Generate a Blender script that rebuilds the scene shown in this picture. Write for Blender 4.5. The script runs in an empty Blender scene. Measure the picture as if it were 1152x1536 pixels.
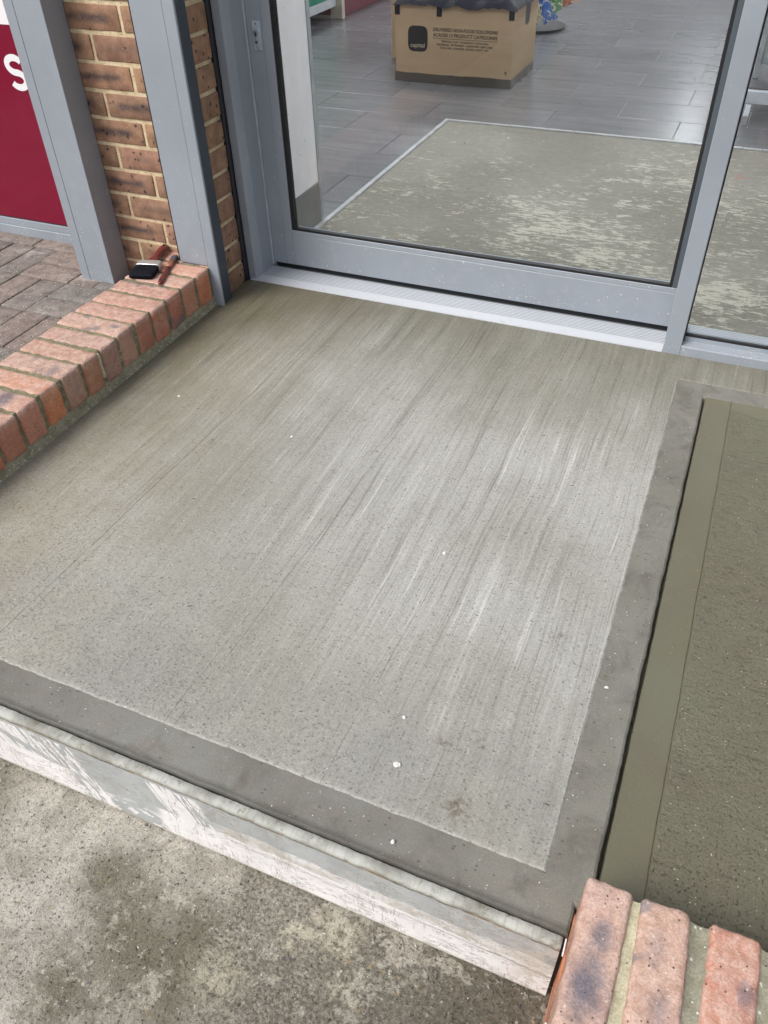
import bpy, bmesh, math, random
from mathutils import Vector, Matrix, noise as mn
S = bpy.context.scene
col = S.collection
rnd = random.Random(7)

# ------------------------------------------------------------------ camera
cd = bpy.data.cameras.new('camera'); cam = bpy.data.objects.new('camera', cd); col.objects.link(cam)
cd.sensor_fit = 'HORIZONTAL'; cd.sensor_width = 36; cd.lens = 36*1193.34/1152
cd.clip_start = .02; cd.clip_end = 400
Rr = (0.92030205, 0.3905346, -0.02295334); Dn = (0.24302097, -0.61669084, -0.74875444); Fw = (-0.30656963, 0.68350211, -0.66244995)
cam.matrix_world = Matrix(((Rr[0], -Dn[0], -Fw[0], 0), (Rr[1], -Dn[1], -Fw[1], 0), (Rr[2], -Dn[2], -Fw[2], 1.157), (0, 0, 0, 1)))
S.camera = cam
S.render.resolution_x = 768; S.render.resolution_y = 1024
# ------------------------------------------------------------------ light
W = bpy.data.worlds.new('World'); S.world = W; W.use_nodes = True
wt = W.node_tree; bg = wt.nodes['Background']
sky = wt.nodes.new('ShaderNodeTexSky'); sky.sky_type = 'NISHITA'; sky.sun_disc = False
SUN_EL, SUN_AZ = 50, 214          # degrees; azimuth measured clockwise from +Y
sky.sun_elevation = math.radians(SUN_EL); sky.sun_rotation = math.radians(SUN_AZ); sky.dust_density = 2.5
hs = wt.nodes.new('ShaderNodeHueSaturation'); hs.inputs['Saturation'].default_value = .42
wt.links.new(sky.outputs[0], hs.inputs['Color']); wt.links.new(hs.outputs[0], bg.inputs['Color'])
bg.inputs['Strength'].default_value = .118
sl = bpy.data.lights.new('sun', 'SUN'); sl.energy = 2.1; sl.angle = math.radians(30); sl.color = (1, .96, .9)
sun = bpy.data.objects.new('sun', sl); col.objects.link(sun)
a = math.radians(SUN_AZ); e = math.radians(SUN_EL)
sv = Vector((math.sin(a)*math.cos(e), math.cos(a)*math.cos(e), math.sin(e)))
sun.rotation_euler = sv.to_track_quat('Z', 'Y').to_euler()
S.view_settings.view_transform = 'Standard'; S.view_settings.look = 'None'; S.view_settings.gamma = 1
S.view_settings.use_curve_mapping = False; S.view_settings.exposure = 0.42

# ------------------------------------------------------------------ node helper
class N:
    def __init__(s, name):
        s.m = bpy.data.materials.new(name); s.m.use_nodes = True; s.t = s.m.node_tree
        s.b = s.t.nodes['Principled BSDF']; s.tc = s.t.nodes.new('ShaderNodeTexCoord')
        s.obj = s.tc.outputs['Object']
    def n(s, k): return s.t.nodes.new(k)
    def set(s, sock, v):
        if hasattr(v, 'is_output'): s.t.links.new(v, sock)
        else:
            if isinstance(v, tuple) and len(v) == 3 and sock.type == 'RGBA': v = (*v, 1)
            sock.default_value = v
    def geo(s): return s.n('ShaderNodeNewGeometry').outputs['Position']
    def mp(s, v, sc=(1, 1, 1), loc=(0, 0, 0), rot=(0, 0, 0)):
        q = s.n('ShaderNodeMapping'); s.set(q.inputs[0], v); q.inputs['Scale'].default_value = sc
        q.inputs['Location'].default_value = loc; q.inputs['Rotation'].default_value = rot; return q.outputs[0]
    def noise(s, v, sc, det=4, ro=.55, dist=0, col=False):
        q = s.n('ShaderNodeTexNoise'); s.set(q.inputs['Vector'], v); q.inputs['Scale'].default_value = sc
        q.inputs['Detail'].default_value = det; q.inputs['Roughness'].default_value = ro; q.inputs['Distortion'].default_value = dist
        return q.outputs[1 if col else 0]
    def vor(s, v, sc, feat='F1', out=0, rand=1):
        q = s.n('ShaderNodeTexVoronoi'); q.feature = feat; s.set(q.inputs['Vector'], v); q.inputs['Scale'].default_value = sc
        q.inputs['Randomness'].default_value = rand; return q.outputs[out]
    def r(s, f, a, b, lo=0., hi=1., smooth=True):
        q = s.n('ShaderNodeMapRange'); q.interpolation_type = 'SMOOTHSTEP' if smooth else 'LINEAR'
        s.set(q.inputs[0], f); q.inputs[1].default_value = a; q.inputs[2].default_value = b; q.inputs[3].default_value = lo; q.inputs[4].default_value = hi
        return q.outputs[0]
    def ma(s, op, a, b=0.):
        q = s.n('ShaderNodeMath'); q.operation = op; s.set(q.inputs[0], a); s.set(q.inputs[1], b); return q.outputs[0]
    def mix(s, f, a, b, mode='MIX'):
        q = s.n('ShaderNodeMix'); q.data_type = 'RGBA'; q.blend_type = mode
        s.set(q.inputs[0], f); s.set(q.inputs[6], a); s.set(q.inputs[7], b); return q.outputs[2]
    def mul(s, c, f):   # colour times a scalar
        q = s.n('ShaderNodeVectorMath'); q.operation = 'SCALE'; s.set(q.inputs[0], c); s.set(q.inputs['Scale'], f); return q.outputs[0]
    def sep(s, v):
        q = s.n('ShaderNodeSeparateXYZ'); s.set(q.inputs[0], v); return q.outputs
    def ma2(s, a, b, f):
        q = s.n('ShaderNodeVectorMath'); q.operation = 'MULTIPLY_ADD'; s.set(q.inputs[0], b); q.inputs[1].default_value = (f, f, f); s.set(q.inputs[2], a); return q.outputs[0]
    def rndv(s): return s.n('ShaderNodeObjectInfo').outputs['Random']
    def ocol(s): return s.n('ShaderNodeObjectInfo').outputs['Color']
    def off(s, v, k=37.):   # coordinates shifted per object
        q = s.n('ShaderNodeVectorMath'); q.operation = 'ADD'; s.set(q.inputs[0], v)
        c = s.n('ShaderNodeCombineXYZ'); rr = s.ma('MULTIPLY', s.rndv(), k)
        for i in range(3): s.t.links.new(rr, c.inputs[i])
        s.t.links.new(c.outputs[0], q.inputs[1]); return q.outputs[0]
    def bump(s, h, st=1., dist=.001, nrm=None):
        q = s.n('ShaderNodeBump'); q.inputs['Strength'].default_value = st; q.inputs['Distance'].default_value = dist
        s.set(q.inputs['Height'], h)
        if nrm: s.t.links.new(nrm, q.inputs['Normal'])
        return q.outputs[0]
    def out(s, c, rough=.7, nrm=None, metal=0., spec=.5, coat=0.):
        s.set(s.b.inputs['Base Color'], c); s.set(s.b.inputs['Roughness'], rough); s.set(s.b.inputs['Metallic'], metal)
        s.b.inputs['Specular IOR Level'].default_value = spec; s.b.inputs['Coat Weight'].default_value = coat
        if nrm: s.t.links.new(nrm, s.b.inputs['Normal'])
        return s.m
M = {}
def plain(name, c, rough=.6, metal=0., spec=.5, bumpsc=0, bs=.0004, var=.12):
    k = N(name); v = k.off(k.obj)
    f = k.noise(v, 14, 5, .6); cc = k.mul(c, k.r(f, .25, .75, 1-var, 1+var))
    nr = k.bump(k.noise(v, bumpsc, 4, .6), 1, bs) if bumpsc else None
    M[name] = k.out(cc, rough, nr, metal, spec); return M[name]

def specks(k, v, sc, size, prob):
    """small round flecks: 1 inside a fleck"""
    q = k.n('ShaderNodeTexVoronoi'); k.set(q.inputs['Vector'], v); q.inputs['Scale'].default_value = sc
    near = k.ma('LESS_THAN', q.outputs[0], size)
    cx = k.sep(q.outputs[1])[0]
    return k.ma('MULTIPLY', near, k.ma('LESS_THAN', cx, prob))

# brushed concrete
def m_brushed():
    k = N('brushed_concrete'); p = k.obj
    w = k.noise(p, 1.6, 2, .5, col=True)
    q = k.n('ShaderNodeVectorMath'); q.operation = 'MULTIPLY_ADD'; k.set(q.inputs[0], w); q.inputs[1].default_value = (.05, .0, 0); k.set(q.inputs[2], p)
    pw = q.outputs[0]
    s1 = k.noise(k.mp(pw, (310, 3.4, 1)), 1, 5, .74)       # fine strokes
    s2 = k.noise(k.mp(pw, (95, 2.2, 1)), 1, 4, .62)      # broad strokes
    s3 = k.noise(k.mp(pw, (24, .8, 1), (3, 1, 0)), 1, 3, .5)
    big = k.noise(p, 1.9, 3, .5); mid = k.noise(p, 7, 5, .62); gr = k.noise(p, 240, 4, .75); gr2 = k.noise(p, 620, 2, .8); pit = k.noise(p, 180, 4, .65)
    x, y, z = k.sep(p)
    base = k.mix(k.r(big, .3, .7), (.300, .292, .252), (.360, .357, .328))
    base = k.mix(k.r(mid, .42, .72, 0, .5), base, (.290, .284, .252))
    # stroke zone: strong near the door and down the right, fading to a granular float finish at the front left
    zn = k.r(k.ma('ADD', k.ma('ADD', y, k.ma('MULTIPLY', x, .45)), k.ma('MULTIPLY', k.ma('SUBTRACT', mid, .5), .5)), .15, 1.0, .22, 1.)
    pale = k.ma('MULTIPLY', k.r(x, -.95, -.25), k.ma('MULTIPLY', k.r(y, .62, 1.0), k.r(y, 1.85, 1.45, .25, 1)))
    pale = k.ma('MULTIPLY', pale, k.r(k.noise(p, 2.6, 4, .55), .34, .58, .25, 1.))
    st = k.ma('ADD', k.ma('MULTIPLY', s1, .42), k.ma('ADD', k.ma('MULTIPLY', s2, .36), k.ma('MULTIPLY', s3, .22)))
    brk = k.r(k.noise(k.mp(p, (26, 3.5, 1), (9, 2, 0)), 1, 4, .6), .34, .60, .15, 1.)
    streak = k.ma('MULTIPLY', k.r(st, .515, .64), k.ma('MULTIPLY', brk, zn))
    c = k.mix(k.ma('MULTIPLY', pale, .50), base, (.50, .498, .475))
    c = k.mix(k.ma('MULTIPLY', streak, k.ma('ADD', k.ma('MULTIPLY', pale, .62), .36)), c, (.68, .675, .64))
    c = k.mix(k.ma('MULTIPLY', k.r(st, .50, .38), k.ma('MULTIPLY', zn, .60)), c, (.165, .158, .128))
    # greyer patch toward the front right, brown tinge toward the left edge
    c = k.mix(k.ma('MULTIPLY', k.r(x, -.75, -1.30), k.r(mid, .3, .6, .25, .75)), c, k.mix(1., c, (.94, .87, .75), 'MULTIPLY'))
    dg = k.ma('MULTIPLY', k.r(k.ma('ADD', y, k.ma('MULTIPLY', mid, .3)), 1.0, .80), k.r(k.noise(p, 5.5, 5, .6), .40, .62)); c = k.mix(k.ma('MULTIPLY', dg, .42), c, (.235, .233, .218))
    # shade painted in with damp along the kerb and below the threshold, ragged edges
    wob = k.ma('MULTIPLY', k.ma('SUBTRACT', k.noise(k.mp(p, (4, .9, 1)), 2.2, 5, .6), .5), .50)
    kerb_shade_damp = k.r(k.ma('ADD', k.ma('ADD', x, k.ma('MULTIPLY', y, -.20)), wob), -1.40, -1.80)
    sill_shade_damp = k.r(k.ma('ADD', y, k.ma('MULTIPLY', wob, 1.3)), 1.55, 2.12)
    shade_damp = k.ma('MINIMUM', k.ma('ADD', kerb_shade_damp, k.ma('MULTIPLY', sill_shade_damp, .80)), 1.)
    c = k.mix(shade_damp, c, k.mix(1., c, (.52, .50, .42), 'MULTIPLY'))
    fr = k.ma('MAXIMUM', k.r(k.ma('ADD', y, k.ma('MULTIPLY', gr, .008)), .574, .560), k.ma('MULTIPLY', k.ma('MULTIPLY', k.r(x, -.022, -.015), k.r(y, 1.98, 1.96)), .6))
    c = k.mix(k.ma('MULTIPLY', fr, k.r(k.noise(p, 160, 3, .6), .4, .6, .15, .5)), c, (.48, .47, .44))
    for xx, wd, a in ((-.635, .0016, .45), (-1.063, .0018, .6), (-1.048, .0014, .4), (-1.085, .0013, .45), (-.36, .0014, .45), (-.655, .0012, .45), (-.20, .0012, .35)):
        d = k.ma('ABSOLUTE', k.ma('SUBTRACT', k.ma('ADD', x, k.ma('ADD', k.ma('MULTIPLY', y, -.035), k.ma('MULTIPLY', k.noise(k.mp(p, (1, 3, 1)), 2, 2, .5), .012))), xx-.03))
        ln = k.ma('MULTIPLY', k.r(d, wd, wd*.3), k.r(k.noise(k.mp(p, (1, 9, 1), (xx*50, 0, 0)), 1, 4, .65), .36, .52))
        c = k.mix(k.ma('MULTIPLY', ln, a), c, (.085, .078, .060))
    c = k.mul(c, k.r(gr, .25, .75, .76, 1.24, False)); c = k.mul(c, k.r(gr2, .25, .75, .86, 1.14, False))
    inv = k.ma('SUBTRACT', 1.15, zn)
    c = k.mix(k.ma('MULTIPLY', k.r(pit, .56, .66), k.ma('MULTIPLY', inv, .30)), c, (.17, .163, .14)); c = k.mix(k.ma('MULTIPLY', k.r(pit, .42, .34), k.ma('MULTIPLY', inv, .22)), c, (.50, .49, .46))
    fl = specks(k, k.mp(k.mp(p, (1, 1, 1), rot=(0, 0, .25)), (45, 110, 1)), 1, .16, .10)
    fl2 = specks(k, k.mp(p, (150, 260, 1)), 1, .32, .20)
    c = k.mix(k.ma('MULTIPLY', fl, .55), c, (.09, .085, .065)); c = k.mix(k.ma('MULTIPLY', fl2, .55), c, (.12, .11, .09))
    wsp = specks(k, k.mp(p, (170, 170, 1), (5, 3, 0)), 1, .16, .04); c = k.mix(k.ma('MULTIPLY', wsp, .8), c, (.72, .71, .68))
    for sx, sy, rr in ((-.215, .70, .02), (-.16, .72, .018), (-.09, .99, .016), (-.16, .60, .035)):
        d = k.n('ShaderNodeVectorMath'); d.operation = 'DISTANCE'; k.set(d.inputs[0], p); d.inputs[1].default_value = (sx, sy, .002)
        sm = k.ma('MULTIPLY', k.r(d.outputs['Value'], rr, rr*.2), k.r(k.noise(p, 90, 4, .7), .42, .60)); c = k.mix(k.ma('MULTIPLY', sm, .6), c, (.12, .095, .055))
    h = k.ma('ADD', k.ma('MULTIPLY', k.ma('ADD', k.ma('MULTIPLY', s1, 1.3), k.ma('MULTIPLY', s2, .9)), zn), k.ma('ADD', k.ma('ADD', k.ma('MULTIPLY', gr, .7), k.ma('MULTIPLY', fl2, -.5)), k.ma('MULTIPLY', k.r(pit, .54, .68), k.ma('MULTIPLY', inv, -.4))))
    rough = k.ma('SUBTRACT', .84, k.ma('MULTIPLY', shade_damp, .22))
    M['brushed'] = k.out(c, rough, k.bump(h, 1., .0018), spec=.35)
m_brushed()

def m_smooth():
    k = N('trowelled_concrete'); p = k.obj
    big = k.noise(p, 3.6, 5, .6); mid = k.noise(p, 13, 6, .65, .6); gr = k.noise(p, 300, 4, .75); sw = k.noise(p, 46, 5, .65, 1.0); x, y, z = k.sep(p)
    c = k.mix(k.r(big, .36, .64), (.148, .144, .124), (.205, .203, .182))
    c = k.mix(k.r(x, -.3, .0, 0, .5), c, k.mix(k.r(mid, .4, .6), (.215, .203, .172), (.168, .160, .137)))
    c = k.mix(k.r(mid, .52, .70, 0, .6), c, (.112, .100, .082)); c = k.mix(k.r(sw, .56, .74, 0, .35), c, (.285, .275, .25))
    c = k.mix(k.ma('MULTIPLY', k.r(y, .85, .62), k.r(k.noise(p, 30, 4, .6), .5, .66, 0, .3)), c, (.22, .185, .155))
    rim = k.r(k.ma('ADD', y, k.ma('MULTIPLY', k.noise(p, 14, 4, .6), .010)), .506, .491)
    c = k.mix(k.ma('MULTIPLY', rim, .72), c, (.055, .052, .044))
    c = k.mul(c, k.r(gr, .25, .75, .78, 1.22, False))
    c = k.mix(k.ma('MULTIPLY', specks(k, k.mp(p, (75, 75, 1)), 1, .08, .06), .7), c, (.52, .50, .45))
    c = k.mix(k.ma('MULTIPLY', specks(k, k.mp(p, (75, 120, 1)), 1, .20, .14), .6), c, (.06, .055, .045))
    h = k.ma('ADD', k.ma('MULTIPLY', mid, 1.0), k.ma('ADD', k.ma('MULTIPLY', gr, .38), k.ma('MULTIPLY', sw, .5)))
    M['smooth'] = k.out(c, k.r(mid, .3, .7, .55, .72), k.bump(h, .8, .0014), spec=.4)
m_smooth()

def m_ramp(rough=False):
    k = N('wet_concrete'); p = k.obj
    big = k.noise(p, 3.0, 4, .55); gr = k.noise(p, 300, 3, .7)
    c = k.mix(k.r(big, .3, .7), (.132, .122, .082), (.140, .138, .094)); c = k.mul(c, 1.18 if rough else 1.0)
    c = k.mix(k.r(k.noise(p, 7, 3, .5), .5, .8, 0, .5), c, (.120, .105, .080))
    c = k.mul(c, k.r(gr, .2, .8, .86, 1.14, False))
    if rough:
        l1 = k.noise(k.mp(p, (22, 130, 1), rot=(0, 0, .35)), 1, 5, .7); l2 = k.noise(p, 150, 5, .72); pit = k.noise(p, 260, 3, .6)
        c = k.mix(k.r(pit, .62, .74, 0, .75), c, (.035, .033, .024))
        c = k.mix(k.r(l2, .56, .72, 0, .55), c, (.25, .24, .19)); c = k.mix(k.r(l1, .54, .68, 0, .4), c, (.20, .19, .145)); c = k.mix(k.ma('MULTIPLY', k.r(l1, .46, .34), .5), c, (.06, .056, .04))
        h = k.ma('ADD', k.ma('MULTIPLY', l1, 1.5), k.ma('ADD', k.ma('MULTIPLY', l2, 2.0), k.ma('MULTIPLY', k.r(pit, .58, .72), -1.4)))
        sp = specks(k, k.mp(p, (150, 150, 1)), 1, .15, .14); c = k.mix(k.ma('MULTIPLY', sp, .9), c, (.62, .58, .46))
        nr = k.bump(k.ma('ADD', h, k.ma('MULTIPLY', gr, .4)), 1., .0017); ro = k.r(l2, .3, .7, .42, .62)
    else:
        sw = k.noise(k.mp(p, (60, 6, 1)), 1, 4, .6)
        sp = specks(k, k.mp(p, (110, 110, 1)), 1, .10, .05); c = k.mix(k.ma('MULTIPLY', sp, .7), c, (.5, .47, .36))
        nr = k.bump(k.ma('ADD', k.ma('MULTIPLY', sw, .5), k.ma('MULTIPLY', gr, .3)), .7, .0009); ro = k.r(big, .3, .7, .42, .58)
    M['ramp_r' if rough else 'ramp_s'] = k.out(c, ro, nr, spec=.45)
m_ramp(); m_ramp(True)

def m_ground():
    k = N('old_concrete'); p = k.obj; x, y, z = k.sep(p)
    big = k.noise(p, 2.3, 5, .6, .4); mid = k.noise(p, 11, 7, .70, .5); sm = k.noise(p, 60, 7, .75, .3); gr = k.noise(p, 330, 4, .8); fine = k.noise(p, 150, 5, .75)
    def blob(cx, cy, r0, r1, am=.10, sc=14):
        q = k.n('ShaderNodeVectorMath'); q.operation = 'DISTANCE'; k.set(q.inputs[0], p); q.inputs[1].default_value = (cx, cy, -.2)
        return k.r(k.ma('ADD', q.outputs['Value'], k.ma('MULTIPLY', k.ma('SUBTRACT', k.noise(p, sc, 6, .65), .5), am)), r1, r0)
    c = k.mix(k.r(mid, .38, .62), (.365, .340, .288), (.55, .52, .455))
    c = k.mix(k.r(big, .44, .60, 0, .45), c, (.235, .215, .165))
    # olive-brown damp stains
    for bx, by, r0, r1 in ((-.60, .30, .02, .13), (-.505, .325, .02, .10), (-.70, .36, .0, .09), (-.66, .19, .0, .10), (-.50, .24, .0, .09), (-1.02, .40, .0, .12)):
        c = k.mix(k.ma('MULTIPLY', blob(bx, by, r0, r1), .80), c, (.150, .134, .088))
    # open-textured darker concrete to the right of an irregular seam
    seam = k.r(k.ma('ADD', k.ma('ADD', x, k.ma('MULTIPLY', y, .25)), k.ma('MULTIPLY', k.ma('SUBTRACT', k.noise(p, 13, 6, .65), .5), .16)), -.405, -.375)
    rc = k.mix(k.r(fine, .38, .62), (.095, .082, .062), (.30, .275, .225)); c = k.mix(k.ma('MULTIPLY', seam, .72), c, rc)
    wet = k.r(k.ma('ADD', k.ma('ADD', x, k.ma('MULTIPLY', y, -.3)), k.ma('MULTIPLY', k.noise(p, 5, 5, .6), .35)), -.28, .02)
    c = k.mix(k.ma('MULTIPLY', wet, .70), c, (.085, .072, .048))
    lm = k.ma('ADD', blob(-.445, .30, 0, .075, .12, 22), k.ma('ADD', blob(-.30, .425, 0, .06, .13, 22), k.ma('ADD', blob(-.26, .36, 0, .05, .14, 22), blob(-.36, .40, 0, .04, .12, 22))))
    lm = k.ma('MULTIPLY', k.ma('MINIMUM', lm, 1.), k.r(sm, .40, .54)); c = k.mix(k.ma('MULTIPLY', lm, .85), c, (.52, .48, .37))
    lime = k.r(k.ma('ADD', k.ma('MULTIPLY', k.noise(p, 7, 4, .55, 1.2), .5), k.ma('MULTIPLY', sm, .5)), .535, .585)
    c = k.mix(k.ma('MULTIPLY', lime, .5), c, (.55, .52, .44))
    c = k.mix(k.r(sm, .56, .70, 0, .6), c, (.56, .55, .50)); c = k.mix(k.r(sm, .45, .33, 0, .55), c, (.14, .125, .09))
    c = k.mul(c, k.r(gr, .25, .75, .60, 1.40, False)); c = k.mul(c, k.r(fine, .3, .7, .84, 1.16, False))
    pit = k.noise(p, 170, 3, .7); c = k.mix(k.r(pit, .62, .70, 0, .8), c, (.05, .045, .033))
    q = k.n('ShaderNodeTexVoronoi'); k.set(q.inputs['Vector'], k.ma2(p, k.noise(p, 60, 3, .6, col=True), .012)); q.inputs['Scale'].default_value = 125
    rx, ry, rz = k.sep(q.outputs[1])
    agg = k.ma('MULTIPLY', k.r(k.ma('SUBTRACT', q.outputs[0], k.ma('MULTIPLY', rz, .22)), .26, .12), k.ma('LESS_THAN', rx, .10))
    ac = k.mix(k.r(ry, .45, .55), (.40, .30, .17), (.60, .57, .50)); ac = k.mix(k.r(rz, .78, .80), ac, (.09, .09, .095)); ac = k.mix(k.r(rz, .2, .18), ac, (.27, .15, .11))
    c = k.mix(k.ma('MULTIPLY', agg, .7), c, ac)
    h = k.ma('ADD', k.ma('ADD', k.ma('MULTIPLY', mid, 2.0), k.ma('MULTIPLY', sm, 2.0)), k.ma('ADD', k.ma('ADD', k.ma('MULTIPLY', gr, .8), fine), k.ma('MULTIPLY', k.r(pit, .58, .70), -1.2)))
    M['ground'] = k.out(c, k.ma('SUBTRACT', .85, k.ma('MULTIPLY', wet, .3)), k.bump(h, 1, .0028), spec=.4)
m_ground()

def m_mat():
    k = N('bare_screed'); p = k.obj
    big = k.noise(p, 1.8, 4, .5); sm = k.noise(p, 34, 5, .65)
    c = k.mix(k.r(big, .35, .65), (.195, .180, .148), (.262, .245, .208)); c = k.mul(c, k.r(sm, .2, .8, .78, 1.2, False))
    t1 = k.ma('ADD', k.ma('MULTIPLY', k.noise(k.mp(p, (7, 15, 1)), 1, 4, .6, .3), .30), k.ma('MULTIPLY', k.noise(k.mp(p, (22, 70, 1)), 1, 6, .75), .70)); zone = k.noise(p, 1.9, 4, .55); x, y, z = k.sep(p)
    zn = k.ma('ADD', k.r(zone, .3, .7, -.055, .06), k.r(y, 3.7, 2.8, -.035, .028))
    zn = k.ma('ADD', zn, k.r(x, -1.3, -.4, -.02, .025))
    tb = k.noise(k.mp(p, (12, 24, 1), (4, 2, 0)), 1, 7, .68, .2); t = k.ma('MAXIMUM', k.r(k.ma('ADD', t1, zn), .575, .582), k.r(k.ma('ADD', tb, k.ma('MULTIPLY', zn, .5)), .625, .630))
    c = k.mix(k.ma('MULTIPLY', t, .80), c, (.55, .515, .42)); 
    t2 = k.r(k.noise(k.mp(p, (14, 70, 1)), 1, 5, .7), .60, .66); c = k.mix(k.ma('MULTIPLY', t2, k.r(y, 3.3, 2.5, .05, .6)), c, (.52, .49, .40))
    c = k.mix(k.r(k.noise(p, 55, 4, .6), .66, .72, 0, .7), c, (.10, .09, .07))
    M['screed'] = k.out(c, .85, k.bump(k.ma('ADD', t, sm), .8, .0015), spec=.3)
m_mat()

BURN = [(.0735, .455, .103, .026, .85), (.068, .392, .103, .044, 1.), (.150, .40, .103, .024, .55), (.140, .47, .103, .022, .35), (.243, .455, .103, .020, .75), (-1.48, 1.105, .125, .05, .9), (-1.455, 1.255, .125, .025, .6), (-1.535, 1.29, .125, .022, .5), (-1.48, .86, .125, .04, .6)]
def burns(k, c):
    w = k.geo()
    for bx, by, bz, r_, a in BURN:
        q = k.n('ShaderNodeVectorMath'); q.operation = 'DISTANCE'; k.set(q.inputs[0], k.mp(w, (1.25, .75, 1))); q.inputs[1].default_value = (bx*1.25, by*.75, bz)
        f = k.r(k.ma('ADD', q.outputs['Value'], k.ma('MULTIPLY', k.ma('SUBTRACT', k.noise(w, 60, 5, .7), .5), r_*.9)), r_, r_*.15)
        c = k.mix(k.ma('MULTIPLY', f, a*.85), c, (.115, .120, .155))
    return c
def m_kerbbrick():
    k = N('orange_brick'); p = k.off(k.obj); o = k.obj
    f = k.noise(p, 22, 5, .6); g = k.noise(p, 300, 3, .7); s = k.noise(p, 60, 4, .65)
    base = k.ocol(); x, y, z = k.sep(o)
    c = k.mix(k.r(f, .35, .7, 0, .75), base, k.mix(.55, base, (.55, .36, .25)))
    c = k.mix(k.r(k.noise(p, 15, 3, .5), .53, .66, 0, .45), c, (.40, .135, .07))
    # pinkish scum on the faces that lay upward in the kiln
    c = k.mix(k.ma('MULTIPLY', k.r(z, .030, .049), k.r(s, .35, .65, .35, .78)), c, (.56, .41, .355))
    # blue-grey burn marks, only on some bricks
    bm = k.ma('MULTIPLY', k.r(k.noise(k.mp(p, (16, 22, 10)), 1, 3, .5), .54, .66), k.ma('ADD', .10, k.r(k.rndv(), .55, .9, 0, .6)))
    c = k.mix(bm, c, (.16, .155, .175)); c = burns(k, c)
    c = k.mul(c, k.r(g, .25, .75, .72, 1.28, False)); c = k.mul(c, k.r(s, .3, .7, .88, 1.12, False))
    c = k.mix(k.ma('MULTIPLY', specks(k, p, 140, .20, .13), .85), c, (.07, .05, .045))
    c = k.mix(k.ma('MULTIPLY', specks(k, k.mp(p, (1, 1, 1), (3, 3, 3)), 160, .22, .08), .8), c, (.66, .60, .52))
    M['kbrick'] = k.out(c, .85, k.bump(k.ma('ADD', k.ma('MULTIPLY', s, 1.2), k.ma('MULTIPLY', g, 1.0)), 1., .0018), spec=.25)
m_kerbbrick()

def m_wallbrick():
    k = N('brown_brick'); p = k.off(k.obj); o = k.obj
    f = k.noise(p, 25, 5, .6); g = k.noise(p, 260, 3, .7); x, y, z = k.sep(o)
    c = k.mix(k.r(f, .3, .7), (.240, .140, .093), (.385, .235, .158)); c = k.mix(.45, c, k.mix(1., c, k.ocol(), 'MULTIPLY'))
    # dark band burned along the middle of each brick
    sc = k.ma('ABSOLUTE', k.ma('DIVIDE', z, .021)); ob = k.sep(k.tc.outputs['Generated'])
    ed = k.ma('MULTIPLY', k.r(ob[0], .10, .28), k.r(ob[0], .92, .74))
    band = k.ma('MULTIPLY', k.ma('MULTIPLY', k.r(k.ma('ADD', sc, k.ma('MULTIPLY', k.noise(p, 30, 3, .6), .9)), 1.35, .45), ed), k.r(k.rndv(), .05, .5, .25, .95))
    c = k.mix(k.ma('MULTIPLY', band, k.r(k.noise(p, 60, 4, .6), .25, .6, .45, 1.)), c, (.075, .058, .058))
    c = k.mul(c, k.r(g, .2, .8, .76, 1.24, False))
    c = k.mix(k.ma('MULTIPLY', specks(k, k.ma2(p, k.noise(p, 90, 3, .6, col=True), .014), 80, .36, .08), .85), c, (.03, .027, .028))
    c = k.mix(k.ma('MULTIPLY', specks(k, k.mp(p, (1, 1, 1), (3, 3, 3)), 170, .2, .06), .8), c, (.55, .42, .32))
    M['wbrick'] = k.out(c, .85, k.bump(k.ma('ADD', f, k.ma('MULTIPLY', g, .8)), .9, .0014), spec=.3)
m_wallbrick()

def m_mortar(name, c1, c2, white, rough=.9):
    k = N(name); p = k.obj; f = k.noise(p, 40, 5, .6); g = k.noise(p, 320, 3, .7)
    c = k.mix(k.r(f, .3, .7), c1, c2); c = k.mul(c, k.r(g, .2, .8, .75, 1.25, False))
    c = k.mix(k.ma('MULTIPLY', specks(k, p, 150, .26, white), .9), c, (.68, .65, .58))
    c = k.mix(k.ma('MULTIPLY', specks(k, k.mp(p, (1, 1, 1), (7, 3, 3)), 110, .22, .10), .8), c, (.06, .05, .03))
    M[name] = k.out(c, rough, k.bump(k.ma('ADD', f, g), 1, .0015), spec=.3)
m_mortar('fresh_mortar', (.165, .148, .085), (.27, .245, .16), .10, .7)
m_mortar('pale_joint', (.40, .37, .25), (.56, .52, .38), .1)
m_mortar('grey_joint', (.22, .21, .15), (.34, .33, .26), .12, .75)
m_mortar('cream_mortar', (.56, .44, .27), (.74, .62, .42), .02)
m_mortar('bed_mortar', (.215, .195, .125), (.33, .305, .215), .25)

def m_paver():
    k = N('paver'); p = k.off(k.obj); w = k.geo(); f = k.noise(p, 30, 5, .6); g = k.noise(p, 240, 3, .7)
    c = k.mix(k.r(f, .3, .7), (.175, .158, .145), (.285, .262, .240)); c = k.mix(.6, c, k.mix(1., c, k.ocol(), 'MULTIPLY'))
    c = k.mul(c, k.r(g, .2, .8, .72, 1.28, False))
    bl = k.ma('MULTIPLY', k.r(k.noise(w, 7, 4, .6), .52, .68), k.r(k.noise(w, 60, 5, .7), .4, .62)); c = k.mix(k.ma('MULTIPLY', bl, .7), c, (.52, .48, .46))
    c = k.mix(k.ma('MULTIPLY', specks(k, p, 120, .24, .16), .85), c, (.58, .54, .46)); c = k.mix(k.ma('MULTIPLY', specks(k, k.mp(p, (1, 1, 1), (7, 3, 3)), 100, .28, .16), .8), c, (.05, .045, .04))
    M['paver'] = k.out(c, .85, k.bump(k.ma('ADD', f, k.ma('MULTIPLY', g, 1.2)), 1, .0015), spec=.3)
m_paver()

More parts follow.
